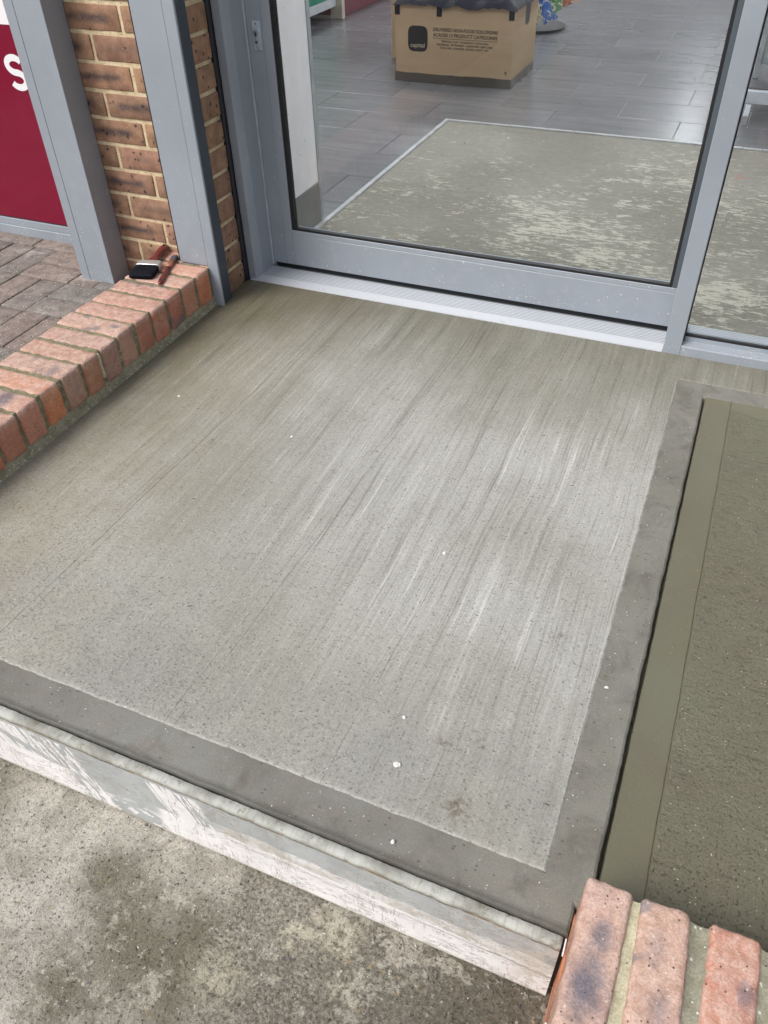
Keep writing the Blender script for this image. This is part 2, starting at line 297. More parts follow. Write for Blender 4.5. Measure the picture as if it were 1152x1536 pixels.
def m_frame():
    k = N('grey_painted_metal'); p = k.geo(); f = k.noise(p, 3, 4, .5); d = k.noise(p, 26, 5, .6)
    c = k.mul((.285, .316, .358), k.r(f, .3, .7, .93, 1.07))
    x, y, z = k.sep(p)
    low = k.r(z, .7, .02, .15, 1.)
    sp = k.ma('MULTIPLY', specks(k, k.mp(p, (1, 1, .7), (0, 0, 0), (.3, .2, .4)), 85, .17, .22), k.r(k.noise(p, 5, 3, .5), .36, .56))
    sp2 = k.ma('MULTIPLY', specks(k, k.mp(p, (1, 1, .6), (2, 5, 1), (.5, .1, .9)), 60, .10, .12), k.r(k.noise(p, 7, 3, .5), .40, .6))
    sp3 = k.ma('MULTIPLY', specks(k, k.mp(p, (1, 1, 1), (7, 1, 3), (.2, .6, .1)), 190, .24, .5), k.ma('MULTIPLY', k.r(z, .16, .0), k.r(k.noise(p, 9, 4, .6), .44, .6)))
    sp = k.ma('MAXIMUM', k.ma('MULTIPLY', k.ma('MAXIMUM', sp, sp2), low), sp3); c = k.mix(k.ma('MULTIPLY', sp, .8), c, (.66, .66, .64))
    dust = k.ma('MULTIPLY', k.r(d, .48, .72, 0, .34), k.ma('MULTIPLY', low, k.r(k.noise(k.mp(p, (9, 9, 1.6)), 1, 4, .6), .4, .65, .25, 1.))); c = k.mix(dust, c, (.42, .43, .43))
    M['frame'] = k.out(c, k.r(d, .3, .7, .30, .42), k.bump(f, .2, .001), spec=.5)
m_frame()

def m_board():
    k = N('painted_board'); p = k.geo(); x, y, z = k.sep(p)
    gr = k.noise(p, 240, 3, .7); n1 = k.noise(p, 18, 5, .6); n2 = k.noise(k.mp(p, (8, 1, 60)), 1, 5, .65); n3 = k.noise(p, 55, 5, .7)
    wob = k.ma('MULTIPLY', k.ma('SUBTRACT', k.noise(k.mp(p, (6, 1, 22)), 1, 6, .7), .5), .060)
    zz = k.ma('ADD', z, wob); u = k.ma('ADD', x, k.ma('MULTIPLY', z, .38))
    cu = k.n('ShaderNodeCombineXYZ'); k.set(cu.inputs[0], k.ma('MULTIPLY', u, 62.)); k.set(cu.inputs[1], k.ma('MULTIPLY', z, 7.)); uv = cu.outputs[0]
    c = k.mix(k.r(n1, .3, .7), (.36, .375, .38), (.45, .465, .462))
    c = k.mix(k.r(n3, .60, .72, 0, .35), c, (.66, .65, .64))
    wc = k.mix(k.r(n1, .3, .7), (.76, .735, .735), (.84, .82, .82))
    # slanting strokes of white with grey showing between them
    sn = k.noise(uv, 1, 2, .5); lines = k.r(k.ma('ABSOLUTE', k.ma('SUBTRACT', sn, .47)), .030, .045)
    zA = k.r(k.ma('ADD', u, k.ma('MULTIPLY', wob, .5)), -.822, -.830); zB = k.ma('MULTIPLY', k.r(u, -.672, -.664), k.r(k.ma('ADD', u, wob), -.560, -.580))
    stk = k.ma('MULTIPLY', k.ma('MULTIPLY', lines, k.ma('MAXIMUM', zA, zB)), k.r(k.ma('ADD', z, k.ma('MULTIPLY', wob, .4)), -.026, -.032))
    dg = k.ma('ADD', z, k.ma('MULTIPLY', k.ma('ADD', x, 1.0), .35)); band = k.ma('MULTIPLY', k.r(k.ma('ABSOLUTE', k.ma('ADD', dg, k.ma('ADD', .060, k.ma('MULTIPLY', wob, .25)))), .012, .006), k.r(x, -.78, -.82))
    stk = k.ma('MULTIPLY', stk, k.ma('SUBTRACT', 1., k.ma('MULTIPLY', band, .85)))
    # smear of plaster running lengthwise
    smear = k.ma('MULTIPLY', k.ma('MULTIPLY', k.r(zz, -.070, -.075), k.r(zz, -.128, -.116)), k.r(k.ma('ADD', x, wob), -.545, -.50))
    c = k.mix(k.ma('MULTIPLY', smear, .95), c, k.mix(k.r(k.ma('ADD', k.ma('MULTIPLY', n1, .6), k.ma('MULTIPLY', n3, .4)), .42, .58), (.52, .49, .45), (.74, .72, .70)))
    c = k.mix(k.ma('MULTIPLY', smear, k.r(n3, .56, .64, 0, .6)), c, (.36, .34, .31))
    # lower white coat, broken between the two stroke areas
    lw = k.r(k.ma('ADD', zz, k.ma('MULTIPLY', k.r(x, -.62, -.5), .0)), -.104, -.110); gap = k.ma('MULTIPLY', k.r(x, -.845, -.82), k.r(x, -.635, -.66))
    chip = k.r(k.noise(k.mp(p, (28, 1, 60), rot=(0, .7, 0)), 1, 6, .7), .52, .56)
    lw = k.ma('MULTIPLY', lw, k.ma('SUBTRACT', 1., k.ma('MULTIPLY', gap, k.ma('SUBTRACT', 1., k.ma('MULTIPLY', chip, k.r(z, -.12, -.16))))))
    c = k.mix(k.ma('MAXIMUM', lw, stk), c, wc)
    # drips, cracks and dirt
    rn = k.noise(k.mp(p, (75, 1, 8), (4, 0, 0)), 1, 4, .65); ln = k.ma('MULTIPLY', k.r(k.ma('ABSOLUTE', k.ma('SUBTRACT', rn, .5)), .020, .006), k.r(k.noise(p, 11, 4, .6), .46, .56))
    c = k.mix(k.ma('MULTIPLY', ln, .7), c, (.36, .32, .28))
    hn = k.noise(k.mp(p, (11, 1, 34), (1, 0, 2)), 1, 6, .72); l2 = k.r(k.ma('ABSOLUTE', k.ma('SUBTRACT', hn, .52)), .016, .004)
    c = k.mix(k.ma('MULTIPLY', l2, k.r(k.noise(p, 8, 4, .6), .44, .56, 0, .8)), c, (.27, .23, .18))
    dr = k.ma('MULTIPLY', k.r(k.noise(k.mp(p, (20, 1, 34)), 1, 7, .75), .55, .60), k.r(x, -.7, -.1, .22, .85)); c = k.mix(k.ma('MULTIPLY', dr, .6), c, k.mix(k.r(n3, .4, .6), (.34, .32, .29), (.56, .54, .52)))
    c = k.mix(k.ma('MULTIPLY', k.r(x, -.06, .01), k.r(n1, .45, .60, 0, .7)), c, (.52, .47, .41))
    cr = k.r(k.ma('ABSOLUTE', k.ma('ADD', z, k.ma('ADD', .0185, k.ma('MULTIPLY', wob, .10)))), .0042, .0012)
    c = k.mix(k.ma('MULTIPLY', cr, k.r(n3, .35, .55, .35, .95)), c, (.20, .125, .05))
    ft = k.r(k.ma('ADD', z, k.ma('MULTIPLY', n3, .008)), -.1835, -.189); c = k.mix(k.ma('MULTIPLY', ft, .6), c, (.36, .30, .20))
    c = k.mul(c, k.r(gr, .2, .8, .93, 1.07, False))
    h = k.ma('ADD', k.ma('ADD', k.ma('MULTIPLY', smear, .8), k.ma('MULTIPLY', k.ma('MAXIMUM', lw, stk), .4)), k.ma('ADD', k.ma('ADD', k.ma('MULTIPLY', n2, .1), k.ma('MULTIPLY', n3, .6)), k.ma('MULTIPLY', gr, .15)))
    M['board'] = k.out(c, .70, k.bump(h, 1, .0022), spec=.3)
    k = N('board_lip'); p = k.geo(); g = k.noise(k.mp(p, (180, 12, 12)), 1, 4, .65); f = k.noise(p, 14, 5, .65); gg = k.noise(p, 60, 5, .7)
    c = k.mix(k.r(f, .35, .65), (.25, .245, .215), (.46, .465, .43)); c = k.mix(k.r(g, .50, .7, 0, .5), c, (.27, .26, .22))
    c = k.mix(k.r(gg, .56, .66, 0, .7), c, (.20, .18, .14)); zl = k.sep(p)[2]; c = k.mix(k.ma('MULTIPLY', k.r(k.ma('ADD', zl, k.ma('MULTIPLY', gg, .006)), -.0095, -.0125), .7), c, (.22, .15, .07))
    M['lip'] = k.out(c, .92, k.bump(k.ma('ADD', g, gg), .9, .0016), spec=.3)
m_board()

def m_tile():
    k = N('grey_wood_grain_tile'); p = k.off(k.obj, 90); f = k.noise(k.mp(p, (2.2, 22, 1)), 1, 5, .6); g = k.noise(k.mp(p, (7, 60, 1)), 1, 4, .6)
    c = k.mix(k.r(f, .2, .8), (.108, .106, .112), (.158, .155, .163)); c = k.mul(c, k.r(g, .3, .7, .95, 1.05)); c = k.mul(c, k.r(k.rndv(), 0, 1, .90, 1.10, False))
    M['tile'] = k.out(c, .26, None, spec=.5)
m_tile()

def m_glass():
    k = N('glass_pane'); t = k.t; t.nodes.remove(k.b); o = t.nodes['Material Output']
    tr = k.n('ShaderNodeBsdfTransparent'); tr.inputs[0].default_value = (.955, .965, .96, 1)
    gl = k.n('ShaderNodeBsdfGlossy'); gl.inputs['Roughness'].default_value = .01; gl.inputs['Color'].default_value = (1, 1, 1, 1)
    fr = k.n('ShaderNodeFresnel'); fr.inputs[0].default_value = 1.45; mx = k.n('ShaderNodeMixShader')
    df = k.n('ShaderNodeBsdfDiffuse'); df.inputs[0].default_value = (.7, .7, .7, 1); m2 = k.n('ShaderNodeMixShader'); pg = k.geo()
    sm = k.ma('MULTIPLY', k.r(k.noise(k.mp(pg, (3, 3, 1.2)), 1, 5, .65, 1.), .42, .72), .016); sm = k.ma('MAXIMUM', sm, k.ma('MULTIPLY', specks(k, pg, 60, .10, .06), .35))
    t.links.new(sm, m2.inputs[0]); t.links.new(tr.outputs[0], m2.inputs[1]); t.links.new(df.outputs[0], m2.inputs[2])
    t.links.new(fr.outputs[0], mx.inputs[0]); t.links.new(m2.outputs[0], mx.inputs[1]); t.links.new(gl.outputs[0], mx.inputs[2]); t.links.new(mx.outputs[0], o.inputs[0])
    M['glass'] = k.m
m_glass()

def m_alu():
    k = N('anodised_aluminium'); p = k.geo(); f = k.noise(k.mp(p, (3, 60, 60)), 1, 4, .6); d = k.noise(p, 35, 5, .65)
    c = k.mix(k.r(d, .55, .75, 0, .35), (.54, .565, .605), (.42, .42, .41)); c = k.mix(k.ma('MULTIPLY', specks(k, p, 60, .16, .1), .7), c, (.35, .33, .3))
    M['alu'] = k.out(c, k.r(f, .3, .7, .42, .55), None, .25)
m_alu()

def m_card():
    k = N('cardboard'); p = k.obj; f = k.noise(k.mp(p, (2, 2, 9)), 1, 4, .6); g = k.noise(p, 160, 3, .7); x, y, z = k.sep(p)
    c = k.mix(k.r(f, .3, .7), (.36, .255, .155), (.42, .30, .19)); c = k.mul(c, k.r(g, .2, .8, .94, 1.06, False))
    M['card'] = k.out(c, .75, k.bump(k.ma('SINE', k.ma('MULTIPLY', x, 900.)), .05, .001), spec=.25)
m_card()
def m_packet():
    k = N('printed_foil'); p = k.off(k.obj); f = k.noise(p, 26, 3, .5, 1.5); g = k.noise(p, 45, 3, .6, 1.)
    c = k.mix(k.r(f, .53, .57), k.ocol(), (.75, .74, .68)); c = k.mix(k.r(g, .58, .62), c, k.mix(.8, k.ocol(), (.02, .03, .12)))
    M['packet'] = k.out(c, .22, k.bump(k.noise(p, 20, 3, .6), 1, .004), spec=.6)
m_packet()
def m_bristle():
    k = N('bristle'); p = k.obj; f = k.noise(k.mp(p, (8, 700, 300)), 1, 3, .6)
    M['bristle'] = k.out(k.mix(k.r(f, .4, .7), (.004, .005, .008), (.020, .022, .03)), .7, k.bump(f, 1, .002), spec=.1)
m_bristle()
plain('edging', (.40, .40, .40), .5, .2, var=.25); plain('alu_groove_shade', (.20, .225, .26), .5, .2); plain('gasket', (.012, .012, .014), .5); plain('sealant', (.010, .013, .022), .45, bumpsc=60, bs=.001)
plain('burgundy', (.20, .006, .030), .16, spec=.5, var=.04); plain('white_gloss', (.82, .82, .84), .3, var=.02)
plain('white_wall', (.74, .72, .73), .7, var=.04); plain('grey_plinth', (.20, .20, .19), .5, bumpsc=200)
plain('black_film', (.006, .007, .016), .5, spec=.2, bumpsc=26, bs=.003); plain('dark_tape', (.075, .065, .055), .3, bumpsc=40, bs=.001)
plain('ink', (.03, .022, .017), .6); plain('ink_black', (.014, .014, .016), .35); plain('print_pale', (.42, .36, .26), .6)
plain('chrome', (.75, .75, .77), .18, 1.); plain('steel_worn', (.45, .46, .48), .35, .8, bumpsc=120); plain('brass', (.35, .30, .2), .35, .8)
plain('maroon_wood', (.150, .024, .026), .28, bumpsc=60); plain('copper', (.40, .17, .11), .35, .4, bumpsc=90); plain('ferrule', (.62, .62, .63), .35, .6, bumpsc=70, bs=.0012)
plain('frame_shaded', (.050, .060, .078), .35, var=.03); plain('slate_light', (.085, .105, .125), .3, var=.03); plain('old_bristle', (.075, .080, .10), .8, bumpsc=200, bs=.002)
plain('green_panel', (.02, .22, .13), .4); plain('pale_metal', (.50, .52, .55), .35); plain('lock_metal', (.46, .52, .60), .3, .2); plain('dark_panel', (.055, .055, .06), .5); plain('red_panel', (.16, .03, .05), .4)
plain('pine', (.50, .44, .36), .7); plain('grey_metal', (.30, .33, .34), .4); plain('stone_white', (.74, .73, .69), .8, bumpsc=300, bs=.001)
plain('straw', (.085, .07, .045), .8); plain('ceiling', (.7, .7, .7), .8); plain('joint_sand', (.055, .045, .036), .95, bumpsc=200, bs=.003)
plain('grout', (.30, .30, .31), .8); plain('fascia', (.32, .34, .37), .5); plain('wall_far', (.45, .45, .47), .7); plain('red_scrap', (.55, .05, .06), .5)
plain('dark_gap', (.05, .042, .03), .9, bumpsc=150, bs=.003); plain('leaf_yellow', (.55, .48, .12), .7)
k = N('tube_light'); k.b.inputs['Emission Color'].default_value = (.93, .96, 1, 1); k.b.inputs['Emission Strength'].default_value = 46; M['lamp'] = k.m

# ------------------------------------------------------------------ geometry helpers
def tag(o, label=None, cat=None, group=None, kind=None):
    if label: o['label'] = label
    if cat: o['category'] = cat
    if group: o['group'] = group
    if kind: o['kind'] = kind
    return o
def link(name, me, mat=None, parent=None, loc=(0, 0, 0), rot=(0, 0, 0), color=None):
    o = bpy.data.objects.new(name, me); col.objects.link(o); o.location = loc; o.rotation_euler = rot
    if mat and me and not me.materials: me.materials.append(M[mat])
    if parent: o.parent = parent
    if color: o.color = (*color, 1)
    return o
def empty(name, loc=(0, 0, 0), rot=(0, 0, 0)):
    return link(name, None, loc=loc, rot=rot)
def pyd(name, v, f, smooth=False):
    me = bpy.data.meshes.new(name); me.from_pydata([tuple(q) for q in v], [], f); me.update()
    bm = bmesh.new(); bm.from_mesh(me); bmesh.ops.recalc_face_normals(bm, faces=bm.faces); bm.to_mesh(me); bm.free()
    if smooth: me.polygons.foreach_set('use_smooth', [True]*len(me.polygons))
    return me
class MB:
    def __init__(s): s.v = []; s.f = []
    def add(s, v, f):
        n = len(s.v); s.v += list(v); s.f += [tuple(i+n for i in q) for q in f]; return s
    def box(s, x0, y0, z0, x1, y1, z1, b=0):
        if b:   # chamfered box
            m = rbox(x1-x0, y1-y0, z1-z0, b); cx, cy, cz = (x0+x1)/2, (y0+y1)/2, (z0+z1)/2
            return s.add([(p[0]+cx, p[1]+cy, p[2]+cz) for p in m[0]], m[1])
        v = [(x, y, z) for x in (x0, x1) for y in (y0, y1) for z in (z0, z1)]
        return s.add(v, [(0, 1, 3, 2), (4, 6, 7, 5), (0, 4, 5, 1), (2, 3, 7, 6), (0, 2, 6, 4), (1, 5, 7, 3)])
    def prism(s, prof, a, b, axis='x'):
        """profile of (u,w) points swept from a to b along an axis"""
        n = len(prof)
        def P(t, u, w): return {'x': (t, u, w), 'y': (u, t, w), 'z': (u, w, t)}[axis]
        v = [P(a, *q) for q in prof]+[P(b, *q) for q in prof]
        f = [(i, (i+1) % n, (i+1) % n+n, i+n) for i in range(n)]+[tuple(range(n))[::-1], tuple(range(n, 2*n))]
        return s.add(v, f)
    def tube(s, p, q, r, r2=None, n=12):
        p, q = Vector(p), Vector(q); r2 = r if r2 is None else r2; d = (q-p).normalized()
        a = d.orthogonal().normalized(); b = d.cross(a)
        v = [p+(a*math.cos(t)+b*math.sin(t))*r for t in [2*math.pi*i/n for i in range(n)]]+[q+(a*math.cos(t)+b*math.sin(t))*r2 for t in [2*math.pi*i/n for i in range(n)]]
        return s.add(v, [(i, (i+1) % n, (i+1) % n+n, i+n) for i in range(n)]+[tuple(range(n)), tuple(range(n, 2*n))])
    def build(s, name, mat, parent=None, smooth=False, **k):
        return link(name, pyd(name, s.v, s.f, smooth), mat, parent, **k)
def rbox(L, Wd, H, b):
    hx, hy, hz = L/2, Wd/2, H/2; v = []; idx = {}
    def vi(p):
        kk = tuple(round(c, 6) for c in p)
        if kk not in idx: idx[kk] = len(v); v.append(p)
        return idx[kk]
    f = []
    for sg in (-1, 1):
        f.append([vi((sg*hx, y, z)) for y, z in ((-hy+b, -hz+b), (hy-b, -hz+b), (hy-b, hz-b), (-hy+b, hz-b))])
        f.append([vi((x, sg*hy, z)) for x, z in ((-hx+b, -hz+b), (hx-b, -hz+b), (hx-b, hz-b), (-hx+b, hz-b))])
        f.append([vi((x, y, sg*hz)) for x, y in ((-hx+b, -hy+b), (hx-b, -hy+b), (hx-b, hy-b), (-hx+b, hy-b))])
    for s1 in (-1, 1):
        for s2 in (-1, 1):
            f.append([vi(p) for p in ((s1*hx, s2*(hy-b), -hz+b), (s1*hx, s2*(hy-b), hz-b), (s1*(hx-b), s2*hy, hz-b), (s1*(hx-b), s2*hy, -hz+b))])
            f.append([vi(p) for p in ((s1*hx, -hy+b, s2*(hz-b)), (s1*hx, hy-b, s2*(hz-b)), (s1*(hx-b), hy-b, s2*hz), (s1*(hx-b), -hy+b, s2*hz))])
            f.append([vi(p) for p in ((-hx+b, s1*hy, s2*(hz-b)), (hx-b, s1*hy, s2*(hz-b)), (hx-b, s1*(hy-b), s2*hz), (-hx+b, s1*(hy-b), s2*hz))])
            for s3 in (-1, 1):
                f.append([vi(p) for p in ((s1*hx, s2*(hy-b), s3*(hz-b)), (s1*(hx-b), s2*hy, s3*(hz-b)), (s1*(hx-b), s2*(hy-b), s3*hz))])
    return v, f
def nz(p, sc, seed=0.): return mn.noise(Vector(p)*sc+Vector((seed*7.3, seed*3.1, seed*1.7)))
def rough_box(name, L, Wd, H, r, amp, seed, seg=(10, 4, 5), fq=40):
    """rounded box with worn, uneven faces and edges"""
    def axis(h, n): return [-h, -h+r*.35, -h+r]+[(-h+r)+(2*(h-r))*i/n for i in range(1, n)]+[h-r, h-r*.35, h]
    A = [axis(L/2, seg[0]), axis(Wd/2, seg[1]), axis(H/2, seg[2])]; hh = (L/2, Wd/2, H/2)
    v = []; idx = {}; f = []
    def vi(p):
        kk = tuple(round(c, 6) for c in p)
        if kk not in idx:
            q = Vector(p); ins = Vector([max(-hh[i]+r, min(hh[i]-r, q[i])) for i in range(3)]); d = q-ins
            edge = sum(abs(d[i]) > 1e-7 for i in range(3))
            if d.length > 0: q = ins+d.normalized()*r
            w = nz(q, fq, seed)*amp+nz(q, fq*3.2, seed+5)*amp*.5
            if edge >= 2: w -= abs(nz(q, fq*1.6, seed+9))*amp*2.0
            if d.length > 0: q += d.normalized()*w
            idx[kk] = len(v); v.append(q)
        return idx[kk]
    for ax in range(3):
        u, w = [i for i in range(3) if i != ax]
        for sg in (0, -1):
            for i in range(len(A[u])-1):
                for j in range(len(A[w])-1):
                    q = []
                    for a_, b_ in ((i, j), (i+1, j), (i+1, j+1), (i, j+1)):
                        p = [0, 0, 0]; p[ax] = A[ax][sg]; p[u] = A[u][a_]; p[w] = A[w][b_]; q.append(vi(p))
                    f.append(q)
    return pyd(name, v, f, True)
def noisy_block(name, x0, y0, z0, x1, y1, z1, step, amp, seed, mat, parent=None, fq=60):
    nx, ny, nzz = [max(1, int(round(d/step))) for d in (x1-x0, y1-y0, z1-z0)]
    X = [x0+(x1-x0)*i/nx for i in range(nx+1)]; Y = [y0+(y1-y0)*i/ny for i in range(ny+1)]; Z = [z0+(z1-z0)*i/nzz for i in range(nzz+1)]
    A = [X, Y, Z]; v = []; idx = {}; f = []
    def vi(p):
        kk = tuple(round(c, 6) for c in p)
        if kk not in idx:
            q = Vector(p); q += Vector((nz(q, fq, seed), nz(q, fq, seed+3), nz(q, fq, seed+6)))*amp; idx[kk] = len(v); v.append(q)
        return idx[kk]
    for ax in range(3):
        u, w = [i for i in range(3) if i != ax]
        for sg in (0, -1):
            for i in range(len(A[u])-1):
                for j in range(len(A[w])-1):
                    q = []
                    for a_, b_ in ((i, j), (i+1, j), (i+1, j+1), (i, j+1)):
                        p = [0, 0, 0]; p[ax] = A[ax][sg]; p[u] = A[u][a_]; p[w] = A[w][b_]; q.append(vi(p))
                    f.append(q)
    return link(name, pyd(name, v, f, True), mat, parent)
def grid(name, X, Y, zf, mat, parent=None, skirt=0):
    v = [(x, y, zf(x, y)) for y in Y for x in X]; nx = len(X); f = [(j*nx+i, j*nx+i+1, (j+1)*nx+i+1, (j+1)*nx+i) for j in range(len(Y)-1) for i in range(nx-1)]
    me = bpy.data.meshes.new(name); me.from_pydata(v, [], f); me.update(); me.polygons.foreach_set('use_smooth', [True]*len(me.polygons))
    return link(name, me, mat, parent)
def lin(a, b, n): return [a+(b-a)*i/n for i in range(n+1)]
def text(name, s, width, mat, parent, loc, rot, extrude=.0006, bold=0., height=None):
    cu = bpy.data.curves.new(name, 'FONT'); cu.body = s; cu.size = .1; cu.extrude = 0; cu.offset = bold; cu.align_x = 'LEFT'
    o = bpy.data.objects.new(name, cu); col.objects.link(o); dg = bpy.context.evaluated_depsgraph_get()
    me = bpy.data.meshes.new_from_object(o.evaluated_get(dg)); bpy.data.objects.remove(o)
    xs = [v.co.x for v in me.vertices]; ys = [v.co.y for v in me.vertices]; k = width/(max(xs)-min(xs)); ky = k if height is None else height/(max(ys)-min(ys)); x0 = min(xs); y0 = min(ys)
    for v in me.vertices: v.co = ((v.co.x-x0)*k, (v.co.y-y0)*ky, 0)
    bm = bmesh.new(); bm.from_mesh(me); g = bmesh.ops.extrude_face_region(bm, geom=bm.faces[:]); 
    for q in g['geom']:
        if isinstance(q, bmesh.types.BMVert): q.co.z += extrude
    bmesh.ops.recalc_face_normals(bm, faces=bm.faces); bm.to_mesh(me); bm.free(); me.materials.clear()
    return link(name, me, mat, parent, loc=loc, rot=rot)
def loft(st, n=14, power=2.5):
    """stations of (x, y, z, half width, half thickness) along local x"""
    v = []; f = []
    for (x, y, z, w, t) in st:
        for i in range(n):
            a = 2*math.pi*i/n; c, s_ = math.cos(a), math.sin(a)
            v.append((x, y+w*math.copysign(abs(c)**(2/power), c), z+t*math.copysign(abs(s_)**(2/power), s_)))
    for j in range(len(st)-1):
        for i in range(n): f.append((j*n+i, j*n+(i+1) % n, (j+1)*n+(i+1) % n, (j+1)*n+i))
    f += [tuple(range(n)), tuple(range((len(st)-1)*n, len(st)*n))]
    return v, f

# ================================================================== SETTING
# ground: one sheet out to the horizon, finer near the step
gx = [-60, -25, -10, -5, -3, -2.2, -1.7]+lin(-1.4, .5, 260)+[.8, 1.4, 2.2, 4, 8, 20, 60]
gy = [-60, -25, -10, -4, -2, -1, -.5]+lin(-.2, .50, 110)+[1, 2, 4, 8, 20, 60]
def gz(x, y):
    if -1.45 < x < .55 and -.25 < y < .55: return -.2+nz((x, y, 0), 9, 1)*.004+nz((x, y, 0), 38, 2)*.0022+nz((x, y, 0), 95, 3)*.0011
    return -.2
tag(grid('ground', gx, gy, gz, 'ground'), kind='structure')

# slab: outline with softened arris, brushed field slightly proud of the smooth margin
def slab_poly():
    pts = [(-1.409, .484), (.0395, .484), (.0395, .5262), (.058, .5262), (.058, 1.908), (2.6, 1.908), (2.6, 2.19), (-1.409, 2.19)]
    return pts
def densify(pts, step, amp, seed, skip=()):
    out = []
    n = len(pts)
    for i in range(n):
        a_, b_ = Vector(pts[i]), Vector(pts[(i+1) % n]); d = (b_-a_); L = d.length
        k_ = max(1, int(L/step)) if i not in skip else 1; nr = Vector((d.y, -d.x)).normalized()
        for j in range(k_):
            p = a_+d*(j/k_); w = 0 if (j == 0 or i in skip) else (mn.noise(Vector((p.x*14, p.y*14, seed)))*.7+mn.noise(Vector((p.x*75, p.y*75, seed+4)))*.45)*amp
            out.append(p+nr*w)
    return out
def offset(pts, d):
    n = len(pts); out = []
    for i in range(n):
        a_, b_, c_ = pts[i-1], pts[i], pts[(i+1) % n]; n1 = (b_-a_).normalized(); n2 = (c_-b_).normalized()
        m1 = Vector((-n1.y, n1.x)); m2 = Vector((-n2.y, n2.x)); mm = (m1+m2)
        if mm.length < .3: mm = m1
        mm.normalize(); out.append(b_+mm*d/max(.5, mm.dot(m1)))
    return out
def slab_mesh(name, pts, rings, mat, parent=None):
    """rings = list of (inset, z) from bottom/outside to top/inside; the last ring is capped"""
    v = []; f = []; n = len(pts)
    for ins, z in rings: v += [(p.x, p.y, z) for p in (offset(pts, ins) if ins else pts)]
    for r_ in range(len(rings)-1):
        for i in range(n): f.append((r_*n+i, r_*n+(i+1) % n, (r_+1)*n+(i+1) % n, (r_+1)*n+i))
    f.append(tuple(range((len(rings)-1)*n, len(rings)*n)))
    me = bpy.data.meshes.new(name); me.from_pydata(v, [], f); me.update()
    bm = bmesh.new(); bm.from_mesh(me); bmesh.ops.triangulate(bm, faces=[q for q in bm.faces if len(q.verts) > 4]); bm.to_mesh(me); bm.free()
    return link(name, me, mat, parent)
dp = densify(slab_poly(), .008, .0024, 2, skip=(5, 6, 7))
slab = tag(slab_mesh('concrete_slab', dp, [(0, -.2), (0, -.006), (.0015, -.0022), (.005, 0)], 'smooth'), kind='structure')
bp = densify([(-1.407, .558), (-.013, .558), (-.013, 1.973), (2.59, 1.973), (2.59, 2.185), (-1.407, 2.185)], .005, .0038, 9, skip=(3, 4, 5))
tag(slab_mesh('brushed_surface', bp, [(-.0015, .0002), (0, .0014), (.0015, .0024)], 'brushed', slab), 'pale broom-streaked field of the entrance slab')

# wet ramp
RZ = lambda y: -.005-.006*(1.908-y)/1.4
rxs = lin(.0585, .127, 12); 
gut = lambda x, y: -.018*(1-min(1, max(0, (x-(.0600+(.0006+.0014*min(1, (1.93-y)/1.1))+nz((0, y, 0), 45, 8)*.0008))/.0028)))**1.5
def seam(x, y):
    ed = .127+nz((0, y, 3), 8)*.0016+nz((0, y, 3), 60)*.0008; return -.0030*max(0, 1-abs(x-ed-.0002)/.0015)
tag(grid('ramp', [.0585]+lin(.0590, .0710, 16)+[.075, .085, .1, .115]+lin(.120, .132, 20)+lin(.14, .6, 60)+[1, 1.6, 2.6], lin(.3, 1.9075, 260), lambda x, y: RZ(y)+gut(x, y)+seam(x, y)+nz((x, y, 0), 8, 2)*.0014+nz((x, y, 0), 45, 2)*.0004+(.006*max(0, (y-1.885)/.0225) if y > 1.885 else 0), 'ramp_s'), kind='structure')
ramp = bpy.data.objects['ramp']
def rr_z(x, y):
    ed = .127+nz((x*0, y, 3), 8)*.0016+nz((x*0, y, 3), 60)*.0008
    top = 1.885-.02*min(1, max(0, (x-.13)/.1))+nz((x, 0, 3), 40)*.003
    k_ = min(1, max(0, (x-ed-.0010)/.0016))*min(1, max(0, (top-y)/.01))
    return RZ(y)+nz((x, y, 0), 8, 2)*.0014-.0074*(1-k_)-.0024+k_*(.0044+nz((x, y, 0), 60, 5)*.0007+nz((x, y*1.6, 0), 150, 6)*.0007)
tag(grid('rough_wet_surface', lin(.1225, .150, 20)+lin(.153, .34, 60)+lin(.35, .8, 40)+[1.5, 2.59], lin(.31, 1.89, 420), rr_z, 'ramp_r', ramp), 'rough untrowelled field of the wet ramp')

# paving base and pavers
pav = tag(grid('paving', lin(-6, -1.615, 20), lin(-3, 2.2, 20), lambda x, y: .012, 'joint_sand'), kind='structure')
pm = [rough_box('paver', .1965, .0965, .06, .004, .0007, s_, (8, 4, 2), 45) for s_ in range(5)]
pcols = [(.95, .85, .82), (1, .82, .78), (.80, .80, .80), (.72, .72, .72), (1.1, .95, .9), (.9, .86, .84)]
def paver(cx, cy, rot):
    z = -.0095+rnd.uniform(-.0012, .0012)
    o = link('paver', rnd.choice(pm), 'paver', pav, (cx, cy, z), (rnd.uniform(-.006, .006), rnd.uniform(-.006, .006), (math.pi/2 if rot else 0)+rnd.uniform(-.008, .008)), rnd.choice(pcols))
for j in range(-8, 2):
    for i in range(-9, 2):
        x0 = -1.931+.2005*i; y0 = 1.632+.2*j
        if x0+.1 > -1.62: continue
        if (i+j) % 2 == 0:
            for y_ in (y0+.05, y0+.15): paver(x0+.1, y_, False)
        else:
            for x_ in (x0+.05, x0+.15):
                if x_ < -1.63: paver(x_, y0+.1, True)
for i in range(8): paver(-1.75-.2005*i, 2.082, False)

